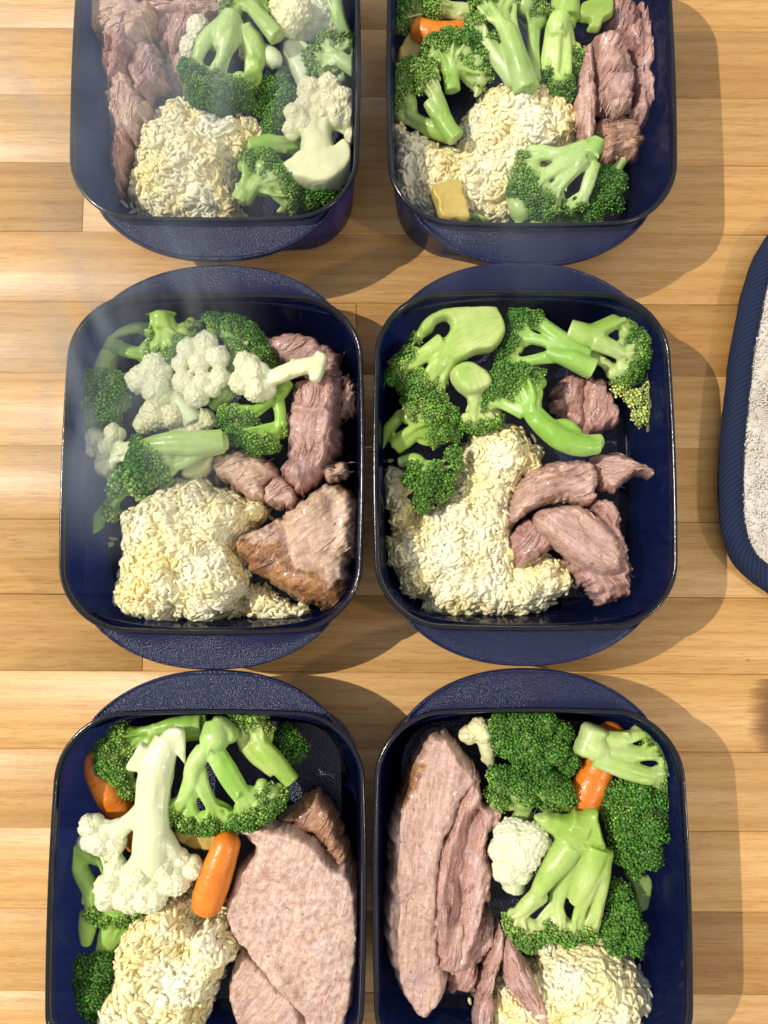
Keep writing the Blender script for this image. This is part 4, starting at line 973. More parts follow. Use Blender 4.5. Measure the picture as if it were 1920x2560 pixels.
meat(3, 'turkey_meat', 'large turkey piece with glossy browned skin at the front corner', 'turkey meat', [
    dict(poly=[(930, 1370), (1000, 1310), (1110, 1270), (1200, 1210), (1300, 1120), (1400, 1080), (1520, 1130), (1540, 1260), (1530, 1400), (1490, 1490), (1500, 1560), (1470, 1700), (1380, 1720), (1240, 1680), (1100, 1590), (1000, 1520), (940, 1440)],
         z=3.5, t=2.4, red=-.25, ang=35, pale=.5, tan=.85, er=.8, und=.2, ridges=[([(1180, 1250), (1200, 1470)], 22, -.25), ([(940, 1400), (1100, 1420), (1200, 1520), (1380, 1600)], 60, .45), ([(1250, 1320), (1450, 1450)], 45, -.2)],
         skin=[[(925, 1365), (1060, 1385), (1150, 1390), (1200, 1480), (1300, 1520), (1390, 1570), (1380, 1720), (1240, 1680), (1100, 1590), (1000, 1520), (940, 1440)], [(1430, 1090), (1520, 1120), (1530, 1150), (1440, 1130)], [(1400, 1560), (1500, 1560), (1470, 1700), (1400, 1700)]])])
meat(3, 'turkey_meat', 'tiny pale turkey scrap between leg meat and browned piece', 'turkey meat', [
    dict(poly=[(1350, 1010), (1400, 1000), (1480, 990), (1490, 1050), (1440, 1075), (1380, 1090)], z=3.3, t=1.2, red=-.2, ang=10, pale=.4, tan=.8, rag=.15)])

# ------------------------------------------------------------------ dish with folded pink meat (middle row, right)
floret(4, 'largest broccoli piece, its broad flat stem pierced by an oval hole', [(640, 330, 3.2, 60), (520, 370, 3.3, 66), (440, 440, 3.4, 56)],
       [(200, 540, 3.2, 50), (250, 480, 3.3, 46), (300, 600, 3.2, 52), (370, 640, 3.1, 42), (340, 690, 2.8, 52), (270, 680, 2.8, 52), (390, 590, 3.1, 34), (170, 580, 2.9, 38), (275, 395, 3.4, 28), (230, 610, 2.9, 44), (390, 700, 2.5, 40)],
       slabs=[([(285, 330), (330, 275), (400, 240), (490, 215), (640, 204), (680, 250), (712, 350), (650, 440), (570, 455), (480, 500), (430, 490), (390, 430), (440, 330), (420, 295), (375, 305), (350, 350), (300, 375)], dict(ztop=4.15, thick=.9, er=.22, rag=.02))],
       extra=[[(400, 420, 3.7, 46), (320, 470, 3.6, 40), (240, 530, 3.3, 32)], [(420, 460, 3.7, 44), (360, 540, 3.6, 36), (310, 610, 3.3, 30)], [(450, 480, 3.6, 36), (410, 570, 3.4, 28), (375, 640, 3.1, 24)], [(310, 350, 3.7, 26), (285, 390, 3.5, 24)]],
       shade=.14, tint=(1.18, 1.12, .95))
floret(4, 'dark broccoli floret with an oval cut stem end, between hole-pierced piece and domed floret', [(1125, 545, 3.7, 58), (1020, 500, 3.7, 54), (900, 465, 3.5, 44)],
       [(790, 300, 3.2, 52), (845, 320, 3.3, 42), (760, 370, 3.0, 48), (740, 440, 3.0, 42), (700, 490, 2.9, 38), (730, 540, 2.8, 36)],
       extra=[[(1090, 490, 3.6, 42), (970, 400, 3.6, 40), (870, 320, 3.4, 34)], [(960, 480, 3.5, 36), (850, 500, 3.3, 26), (740, 520, 3.0, 20)], [(1000, 450, 3.6, 38), (880, 410, 3.4, 28), (780, 400, 3.1, 22)]], shade=.06, tint=(.76, .94, .58))
floret(4, 'broccoli floret with block stem and domed dark crown above the crumbly pale yellow head', [(1005, 362, 3.6, 50), (1080, 385, 3.7, 60), (1170, 400, 3.8, 62)],
       [(1300, 290, 3.3, 50), (1350, 300, 3.4, 52), (1365, 390, 3.5, 64), (1325, 470, 3.5, 64), (1290, 550, 3.3, 58), (1235, 570, 3.1, 42), (1380, 480, 3.1, 44), (1300, 380, 3.5, 46), (1395, 330, 3.1, 36), (1280, 430, 3.3, 40)],
       extra=[[(1060, 430, 2.9, 34), (1130, 480, 2.9, 30), (1200, 520, 2.9, 28)], [(1120, 375, 3.8, 46), (1200, 330, 3.8, 36), (1260, 295, 3.6, 28)], [(1130, 410, 3.8, 46), (1220, 450, 3.8, 38), (1275, 490, 3.5, 28)]], shade=.1, tint=(1.1, 1.08, .95))
floret(4, 'pale green mushroom-shaped broccoli stub with block cap', [(540, 560, 3.8, 66), (550, 660, 3.6, 42), (560, 740, 3.3, 42)],
       [(560, 800, 3.0, 44), (625, 790, 3.0, 40), (510, 795, 2.9, 34), (660, 770, 2.8, 30)], slabs=[([(440, 540), (490, 498), (560, 500), (640, 560), (645, 620), (570, 660), (510, 660), (450, 600)], dict(ztop=4.4, thick=.9, er=.35, rag=.02))], shade=.5, tint=(1.25, 1.12, 1.15))
floret(4, 'long curved bright green broccoli stalk lying across rice and pink meat', [(1150, 910, 4.1, 48), (1040, 910, 4.2, 56), (930, 860, 4.3, 56), (850, 780, 4.2, 52), (800, 700, 4.0, 46)],
       [(700, 580, 3.9, 50), (780, 590, 4.0, 54), (850, 600, 3.9, 46), (640, 670, 3.6, 40), (690, 640, 3.8, 42), (830, 670, 3.8, 36), (740, 650, 3.9, 46), (610, 720, 3.4, 32)],
       extra=[[(940, 815, 4.2, 30), (1000, 815, 4.2, 34), (1070, 860, 4.1, 30)], [(790, 760, 3.9, 34), (720, 730, 3.7, 26), (660, 720, 3.5, 22)]], shade=.18, tint=(.84, 1.0, .66))
floret(4, 'yellow-green broccoli floret with two stems against the side wall of folded-meat dish', [(160, 915, 3.0, 44), (220, 865, 3.2, 50)],
       [(250, 770, 3.2, 48), (330, 780, 3.3, 60), (380, 850, 3.1, 46), (340, 880, 3.0, 40), (420, 780, 2.8, 48), (430, 860, 2.5, 42), (300, 730, 3.0, 40)],
       extra=[[(95, 905, 2.6, 26), (150, 820, 2.7, 32), (205, 740, 2.8, 32)]], shade=.42, tint=(1.05, 1.05, .75))
floret(4, 'frilly broccoli floret half sunk in the rice of the folded-meat dish', [(185, 995, 2.8, 24), (260, 980, 3.0, 36), (300, 1000, 3.1, 40)],
       [(250, 1080, 3.2, 46), (320, 1100, 3.4, 60), (390, 1130, 3.2, 50), (300, 1190, 3.0, 50), (360, 1030, 3.3, 42), (450, 960, 3.2, 42), (470, 1010, 3.0, 32), (260, 1020, 3.2, 34), (420, 1080, 3.1, 40)], shade=.24, up=True, bead=.085)
rice(4, 'biggest spread of white rice, curving round under folded pink meat',
     [(140, 1010), (220, 1060), (260, 1230), (330, 1220), (440, 1130), (480, 1000), (510, 880), (620, 815), (740, 815), (830, 870), (885, 960), (880, 1040), (800, 1090), (760, 1170), (745, 1300), (770, 1460), (850, 1450), (930, 1440), (1000, 1510), (1035, 1570), (960, 1660), (840, 1720), (720, 1750), (600, 1740), (540, 1780), (450, 1750), (330, 1720), (300, 1640), (230, 1640), (190, 1540), (110, 1440), (170, 1280), (105, 1200), (120, 1100)],
     2.3, 1.5, [(680, 950, 130, 1.2), (480, 1380, 230, .7), (890, 1530, 80, .4)], n_obj=300, seed=5, spill=[(1030, 1590), (120, 1180), (130, 960)])
meat(4, 'turkey_meat', 'dark reddish turkey chunk between dark broccoli and pale yellow broccoli bits', 'turkey meat', [
    dict(poly=[(985, 560), (1080, 560), (1200, 580), (1240, 660), (1265, 740), (1260, 800), (1180, 840), (1100, 850), (1000, 790), (975, 780), (1000, 730), (950, 690)], z=2.6, t=1.9, red=.55, ang=75, ridges=[([(1090, 580), (1090, 840)], 20, -.4), ([(1180, 600), (1200, 800)], 40, .15)], rag=.2)])
floret(4, 'crumbly pale yellow broccoli head broken off next to dark reddish chunk', [(1250, 620, 2.5, 26), (1300, 650, 2.7, 32)],
       [(1250, 640, 2.8, 36), (1320, 690, 2.9, 44), (1390, 630, 2.9, 36), (1390, 710, 2.8, 40), (1350, 780, 2.7, 42), (1420, 590, 2.7, 26), (1400, 770, 2.5, 32)], shade=1.0, bead=.085, tint=(1.5, 1.15, 1.1), up=True)
meat(4, 'turkey_meat', 'folded pink turkey meat heap with a thick oval slice on top', 'turkey meat', [
    dict(part='meat_slice', poly=[(850, 1260), (900, 1215), (970, 1200), (1070, 1195), (1170, 1250), (1250, 1340), (1300, 1440), (1285, 1525), (1190, 1545), (1060, 1490), (960, 1400), (880, 1330)], z=4.3, t=1.5, red=.12, ang=-38, pale=.2, shred=6, er=.6, und=.08, rag=.08, edge_skin=.15, tilt=(-.05, .05)),
    dict(poly=[(770, 1110), (850, 1020), (980, 975), (1120, 970), (1180, 1050), (1170, 1150), (1110, 1200), (1000, 1180), (880, 1220), (800, 1270), (740, 1260)], z=4.0, t=2.2, red=.15, ang=20, pale=.25, er=.8, ridges=[([(840, 1070), (970, 1040), (1100, 1060)], 18, -.28), ([(860, 1030), (1000, 1000), (1120, 1000)], 26, .2), ([(900, 1150), (1100, 1140)], 24, -.2)]),
    dict(poly=[(745, 1330), (860, 1260), (960, 1390), (900, 1440), (840, 1470), (780, 1510), (740, 1420)], z=3.3, t=1.6, red=.5, ang=55),
    dict(poly=[(1130, 1190), (1230, 1160), (1280, 1280), (1310, 1420), (1345, 1560), (1330, 1690), (1290, 1660), (1200, 1700), (1130, 1630), (1060, 1530), (1000, 1470), (1150, 1400)], z=3.4, t=1.9, red=.45, ang=-55, rag=.2, ridges=[([(1160, 1600), (1310, 1560)], 22, .2)]),
    dict(poly=[(1140, 955), (1200, 940), (1320, 960), (1420, 1010), (1480, 1070), (1470, 1105), (1400, 1050), (1330, 1060), (1270, 1110), (1250, 1150), (1180, 1110), (1150, 1020)], z=3.5, t=1.3, red=.25, ang=-12, pale=.2, rag=.12, ridges=[([(1180, 970), (1330, 990), (1460, 1080)], 24, .22)])])

# ------------------------------------------------------------------ dish with the baby carrot (bottom row, left)
carrot(5, 'baby carrot half hidden behind the long white cauliflower stem', [(285, 400, 2.0, 66), (350, 560, 2.4, 72), (440, 720, 2.3, 66)])
carrot(5, 'end of a carrot showing under the white cauliflower side branch', [(400, 700, 1.7, 60), (470, 800, 1.8, 52), (500, 860, 1.6, 46)])
carrot(5, 'bright baby carrot lying free between cauliflower head and turkey slice', [(935, 790, 3.9, 56), (890, 930, 4.0, 72), (850, 1050, 3.9, 78), (810, 1175, 3.7, 66)])
floret(5, 'leaning broccoli floret whose stem lies along the top wall behind white cauliflower', [(800, 290, 3.2, 54), (690, 300, 3.3, 54), (560, 330, 3.3, 54)],
       [(440, 340, 3.3, 52), (400, 420, 3.3, 58), (360, 470, 3.1, 48), (430, 500, 3.1, 52), (465, 580, 2.9, 42), (350, 400, 3.0, 40), (490, 420, 3.3, 40)], shade=.3, tint=(.95, 1.05, .75))
floret(5, 'tall white cauliflower on a thick stem with a pale leaf collar', [(640, 350, 4.2, 56), (595, 480, 4.3, 74), (570, 650, 4.3, 70), (568, 800, 4.3, 76), (565, 890, 4.2, 92), (560, 970, 4.1, 104)],
       [(380, 1050, 4.0, 66), (470, 1080, 4.1, 70), (560, 1080, 4.2, 70), (670, 1010, 4.1, 62), (755, 960, 3.9, 48), (350, 1110, 3.6, 42), (620, 950, 4.2, 58), (500, 980, 4.2, 66), (700, 918, 4.0, 40), (400, 960, 3.9, 46)], 'cauliflower',
       extra=[[(560, 640, 4.3, 46), (480, 720, 4.2, 40), (390, 770, 4.1, 44)], [(600, 800, 4.3, 52), (660, 870, 4.2, 46), (700, 900, 4.1, 40)]],
       slabs=[([(430, 512), (470, 430), (510, 365), (550, 390), (600, 340), (640, 300), (700, 300), (718, 330), (720, 480), (690, 450), (640, 420), (580, 455), (540, 505)], dict(ztop=4.75, thick=.35, er=.15, rag=.03, rough=.12))], tint=(.98, 1.0, .93))
floret(5, 'side curd of the white cauliflower, bulging towards the side wall', [(420, 760, 4.0, 36), (370, 775, 4.0, 42)],
       [(285, 760, 4.0, 50), (320, 830, 4.0, 56), (395, 840, 3.9, 46), (270, 830, 3.7, 42), (370, 890, 3.6, 38)], 'cauliflower')
floret(5, 'broccoli floret forked like an arch in the middle of the baby carrot dish', [(865, 270, 4.2, 44), (860, 350, 4.4, 72), (850, 400, 4.3, 66)],
       [(655, 695, 3.8, 48), (735, 728, 3.8, 44), (820, 745, 3.8, 46), (1000, 705, 3.9, 58), (1080, 680, 3.9, 54), (1130, 635, 3.8, 52), (940, 728, 3.6, 40), (1085, 585, 3.9, 38), (1165, 600, 3.4, 34), (890, 742, 3.5, 38)],
       extra=[[(820, 400, 4.3, 44), (765, 480, 4.3, 42), (755, 560, 4.2, 36), (720, 650, 4.0, 34)], [(870, 420, 4.3, 44), (940, 540, 4.3, 46), (1010, 640, 4.1, 40)], [(790, 500, 4.1, 34), (810, 590, 4.1, 32), (860, 680, 3.9, 28)], [(755, 580, 4.1, 26), (750, 660, 3.9, 24), (780, 730, 3.8, 24)], [(1000, 600, 4.1, 34), (1060, 610, 4.0, 30)]],
       slabs=[([(810, 330), (850, 250), (880, 240), (960, 320), (950, 380), (900, 390), (850, 370)], dict(ztop=4.65, thick=.6, er=.3, rag=.02))], shade=.14, tint=(1.05, 1.1, .95))
floret(5, 'sliced broccoli floret pointing its cut tip towards the turkey slice', [(1225, 555, 3.4, 34), (1130, 450, 3.6, 46), (1040, 360, 3.6, 46)],
       [(980, 270, 3.3, 42), (1060, 270, 3.4, 46), (1100, 320, 3.3, 36), (960, 320, 3.3, 36)], extra=[[(1150, 500, 3.4, 36), (1040, 420, 3.4, 40), (970, 340, 3.4, 36)]], shade=.5, tint=(1.15, 1.05, .9))
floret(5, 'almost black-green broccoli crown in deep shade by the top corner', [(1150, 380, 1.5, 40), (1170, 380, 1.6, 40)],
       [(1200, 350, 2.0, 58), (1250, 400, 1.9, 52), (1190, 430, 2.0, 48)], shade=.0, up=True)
floret(5, 'thin bent broccoli stalk by the side wall above dark round crown', [(175, 880, 3.2, 34), (215, 950, 3.3, 38), (265, 1050, 3.3, 38), (280, 1130, 3.2, 42)],
       [(285, 1160, 3.1, 38), (340, 1190, 3.0, 34), (430, 1180, 2.9, 38), (495, 1160, 2.8, 34), (300, 1120, 3.1, 28)], extra=[[(270, 1170, 3.1, 44), (262, 1250, 2.9, 40), (255, 1330, 2.7, 36)], [(370, 1190, 2.9, 34), (345, 1280, 2.8, 32), (325, 1355, 2.6, 34)], [(205, 870, 3.2, 34), (270, 900, 3.2, 36), (345, 950, 3.0, 34)]], shade=.42, tint=(.95, 1.08, .7))
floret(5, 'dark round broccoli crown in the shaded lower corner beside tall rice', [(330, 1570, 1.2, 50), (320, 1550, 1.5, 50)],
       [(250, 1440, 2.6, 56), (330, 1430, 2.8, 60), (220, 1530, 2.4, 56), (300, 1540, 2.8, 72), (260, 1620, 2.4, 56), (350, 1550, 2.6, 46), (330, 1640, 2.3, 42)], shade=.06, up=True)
chunk(5, 'yellow_squash_slice', 'yellow rounded slice hiding under the arch-forked broccoli floret', 'yellow squash', [(650, 770), (740, 780), (880, 800), (865, 880), (810, 900), (730, 885), (675, 845)], 3.4, 1.2, 'yellow')
rice(5, 'tall crumbly block of rice with a yellow hollow beside the broad turkey slice',
     [(540, 1180), (600, 1120), (680, 1080), (750, 1120), (770, 1185), (870, 1190), (910, 1270), (965, 1370), (920, 1450), (860, 1540), (800, 1640), (740, 1780), (330, 1780), (325, 1640), (370, 1540), (390, 1450), (370, 1380), (420, 1280), (480, 1200)],
     4.0, 1.1, [(690, 1390, 80, -1.1), (560, 1260, 100, .3)], n_obj=280, seed=6)
meat(5, 'turkey_slice', 'broad flat pale turkey breast slice with brown rind', 'turkey slice', [
    dict(part='slice', poly=[(950, 790), (1040, 770), (1110, 752), (1150, 780), (1240, 800), (1330, 860), (1420, 960), (1490, 985), (1540, 1120), (1545, 1300), (1525, 1500), (1480, 1720), (1300, 1780), (1270, 1690), (1150, 1560), (1040, 1430), (1000, 1370), (920, 1270), (900, 1150), (930, 1080), (960, 980), (1040, 900), (1010, 850)], z=3.7, t=1.3, red=-.3, ang=75, pale=.9, shred=0, er=.3, und=.07, fib=.2, rag=.07,
         ridges=[([(960, 1000), (1100, 960), (1250, 1030)], 16, .10), ([(1130, 1420), (1200, 1530), (1260, 1620)], 30, .22), ([(1100, 1520), (1240, 1640)], 24, -.15), ([(950, 810), (1060, 830)], 16, -.2)]),
    dict(part='rind', poly=[(1130, 740), (1240, 690), (1290, 640), (1340, 615), (1400, 665), (1450, 760), (1500, 890), (1550, 1060), (1560, 1130), (1530, 1130), (1480, 1000), (1420, 980), (1320, 850), (1230, 780)], z=3.0, t=1.5, red=0, ang=50, allskin=.75, er=.5, pale=.3),
    dict(part='slice_fold', poly=[(950, 1430), (1010, 1380), (1140, 1500), (1250, 1600), (1290, 1780), (1000, 1780), (920, 1600)], z=2.9, t=1.2, red=-.1, ang=45, pale=.7, shred=0, er=.4, und=.08, rag=.1, fib=.25)])

# ------------------------------------------------------------------ dish with the long slice (bottom row, right)
meat(6, 'turkey_slice', 'long pink-grey turkey slice split by a deep purple fold', 'turkey slice', [
    dict(part='slice', poly=[(330, 345), (380, 335), (430, 340), (490, 430), (560, 520), (580, 570), (500, 660), (450, 760), (400, 900), (385, 1050), (390, 1250), (395, 1420), (430, 1540), (380, 1650), (300, 1700), (230, 1640), (150, 1500), (108, 1330), (115, 1150), (130, 980), (145, 760), (210, 600), (260, 450)], z=3.9, t=2.2, red=-.05, ang=84, pale=.5, shred=0, er=.5, und=.12, fib=.7, edge_skin=.4, rag=.1,
         ridges=[([(440, 480), (420, 700), (340, 1000)], 60, .15)], skin=[[(190, 640), (230, 520), (290, 470), (320, 480), (250, 600), (200, 690)]]),
    dict(part='inner_fold', poly=[(540, 500), (585, 590), (610, 680), (690, 690), (660, 790), (610, 860), (645, 1000), (620, 1130), (600, 1190), (560, 1320), (500, 1450), (380, 1480), (340, 1280), (330, 1050), (360, 880), (420, 720), (480, 600)], z=3.75, t=2.0, red=.35, ang=80, pale=.1, er=.4, rag=.15, fib=1.5,
         ridges=[([(560, 600), (470, 760), (415, 900), (392, 1100), (392, 1400)], 24, .35), ([(545, 720), (490, 900), (470, 1200)], 26, -.5), ([(640, 700), (560, 860), (560, 1100)], 24, .25)]),
    dict(part='torn_end', poly=[(480, 1300), (600, 1180), (650, 1250), (640, 1340), (580, 1420), (560, 1540), (500, 1590), (420, 1560), (420, 1440)], z=2.8, t=1.5, red=.3, ang=70, rag=.22)])
meat(6, 'turkey_strip', 'narrow greyish turkey strip hanging below the long split slice', 'turkey meat', [
    dict(poly=[(670, 1250), (695, 1330), (670, 1440), (640, 1560), (630, 1780), (540, 1780), (560, 1560), (600, 1410), (640, 1300)], z=3.0, t=1.2, red=.3, ang=75, rag=.1, er=.3)])
meat(6, 'turkey_strip', 'pink turkey strip lying over the edge of the rice', 'turkey meat', [
    dict(poly=[(690, 1345), (735, 1325), (790, 1430), (860, 1560), (920, 1680), (960, 1790), (850, 1760), (770, 1640), (690, 1530)], z=3.6, t=1.3, red=.3, ang=-62, rag=.06, er=.35, und=.06)])
floret(6, 'tiny cream cauliflower floret between long turkey slice and dark broccoli', [(625, 500, 2.3, 16), (600, 420, 2.6, 32), (580, 370, 2.8, 36)],
       [(560, 300, 2.8, 40), (510, 335, 2.7, 38), (585, 340, 2.9, 36), (595, 295, 2.6, 28)], 'cauliflower', tint=(1, .97, .80))
floret(6, 'broad flat broccoli crown filling the top of the long-slice dish', [(800, 400, 1.8, 50), (800, 390, 2.0, 55)],
       [(670, 290, 3.2, 60), (760, 280, 3.4, 66), (860, 285, 3.4, 66), (940, 330, 3.2, 56), (690, 380, 3.3, 58), (800, 380, 3.6, 72), (900, 400, 3.5, 66), (980, 440, 3.1, 52), (830, 470, 3.2, 56), (960, 490, 2.9, 42), (740, 430, 3.2, 42)], shade=.12, up=True)
floret(6, 'dark broccoli floret standing upright between broad flat crown and white curd', [(755, 740, 2.8, 44), (785, 690, 3.0, 48)],
       [(670, 560, 3.2, 58), (650, 640, 3.0, 50), (750, 580, 3.4, 66), (860, 570, 3.4, 62), (930, 610, 3.3, 60), (980, 650, 3.0, 42), (780, 640, 3.4, 46), (880, 650, 3.2, 40)], shade=.12, extra=[[(900, 730, 2.8, 34), (930, 680, 3.0, 36)]], face=-.3)
carrot(6, 'thick orange carrot between three dark broccoli crowns', [(1215, 280, 2.2, 64), (1150, 420, 2.5, 76), (1080, 580, 2.7, 84), (1010, 720, 2.6, 84)])
carrot(6, 'small tip of carrot showing behind the white cauliflower curd', [(760, 740, 2.4, 40), (690, 780, 2.5, 44), (650, 810, 2.3, 38)])
floret(6, 'sideways broccoli floret with a square block stem over the thick carrot', [(1085, 345, 3.9, 58), (1110, 390, 4.0, 72), (1160, 420, 4.0, 66)],
       [(1360, 320, 3.7, 44), (1415, 370, 3.7, 46), (1445, 440, 3.7, 46), (1450, 510, 3.6, 44), (1410, 560, 3.5, 34), (1480, 470, 3.4, 32), (1320, 310, 3.6, 30)],
       extra=[[(1110, 430, 4.0, 50), (1240, 490, 4.0, 42), (1370, 530, 3.8, 36)], [(1150, 350, 4.0, 38), (1230, 350, 4.0, 34), (1310, 330, 3.9, 30)], [(1150, 400, 4.0, 42), (1270, 420, 4.0, 34), (1380, 420, 3.9, 28)]],
       slabs=[([(1025, 430), (1050, 350), (1080, 292), (1170, 310), (1180, 350), (1130, 380), (1120, 440), (1080, 460)], dict(ztop=4.6, thick=1.0, er=.3, rag=.02))], shade=.24, tint=(1.2, 1.12, 1.15))
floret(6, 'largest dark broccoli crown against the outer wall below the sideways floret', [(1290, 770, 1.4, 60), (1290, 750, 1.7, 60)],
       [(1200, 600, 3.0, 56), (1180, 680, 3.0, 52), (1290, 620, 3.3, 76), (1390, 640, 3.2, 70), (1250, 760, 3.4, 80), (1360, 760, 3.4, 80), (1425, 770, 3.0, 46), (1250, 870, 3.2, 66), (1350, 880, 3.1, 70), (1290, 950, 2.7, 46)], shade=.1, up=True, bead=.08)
floret(6, 'white cauliflower curd between purple fold and pale thick broccoli', [(720, 1060, 2.9, 56), (730, 970, 3.1, 56)],
       [(715, 810, 3.9, 68), (800, 825, 4.0, 68), (760, 890, 4.0, 74), (660, 880, 3.7, 48), (690, 970, 3.7, 54), (760, 980, 3.7, 44), (860, 850, 3.8, 38)], 'cauliflower', up=True, tint=(.97, 1, .97))
floret(6, 'thick-stemmed broccoli floret with a milky cut top just above the rice', [(985, 760, 4.1, 80), (1070, 790, 4.2, 84)],
       [(740, 1230, 3.7, 46), (800, 1270, 3.7, 56), (850, 1250, 3.7, 42), (920, 1230, 3.7, 46), (980, 1260, 3.7, 46), (1040, 1230, 3.6, 42), (715, 1190, 3.7, 32), (1080, 1260, 3.3, 34)],
       extra=[[(985, 850, 4.2, 66), (900, 970, 4.3, 62), (820, 1110, 4.1, 54)], [(850, 1080, 4.1, 40), (780, 1140, 4.0, 36), (735, 1200, 3.8, 30)], [(1110, 860, 4.2, 64), (1075, 990, 4.3, 56), (1000, 1150, 4.1, 42)], [(1145, 880, 4.2, 50), (1130, 1050, 4.0, 44), (1120, 1190, 3.8, 34)], [(1010, 900, 3.9, 44), (950, 1020, 3.8, 40), (920, 1150, 3.7, 34)]],
       slabs=[([(830, 740), (880, 710), (960, 730), (1060, 710), (1130, 690), (1140, 740), (1160, 830), (1180, 880), (1100, 880), (1040, 920), (960, 860), (870, 790)], dict(ztop=4.75, thick=.7, er=.3, rag=.05, rough=.12))], shade=.4, tint=(1.22, 1.14, 1.0))
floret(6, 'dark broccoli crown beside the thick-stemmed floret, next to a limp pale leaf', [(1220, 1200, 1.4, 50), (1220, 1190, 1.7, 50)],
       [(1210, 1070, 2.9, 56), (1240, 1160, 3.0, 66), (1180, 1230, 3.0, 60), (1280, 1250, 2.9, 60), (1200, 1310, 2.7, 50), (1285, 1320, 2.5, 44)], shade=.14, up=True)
chunk(6, 'vegetable_leaf', 'limp translucent pale green leaf by the outer wall of the long-slice dish', 'leaf', [(1250, 980), (1320, 990), (1370, 1010), (1375, 1120), (1340, 1170), (1310, 1150), (1290, 1060)], 2.2, .22, 'stalk', er=.1, tint=(.7, .75, .8))
rice(6, 'white rounded rice mound at the bottom edge beside the pink strip',
     [(820, 1350), (900, 1305), (1050, 1295), (1170, 1305), (1240, 1370), (1300, 1460), (1375, 1550), (1395, 1650), (1390, 1790), (640, 1790), (645, 1640), (650, 1540), (720, 1500), (840, 1440)], 3.3, 1.8, [(1050, 1480, 180, .4)], n_obj=280, seed=7,
     spill=[(1395, 1050), (1410, 1090), (1430, 1075), (1365, 1330), (1350, 1345), (535, 1550), (520, 1585)])

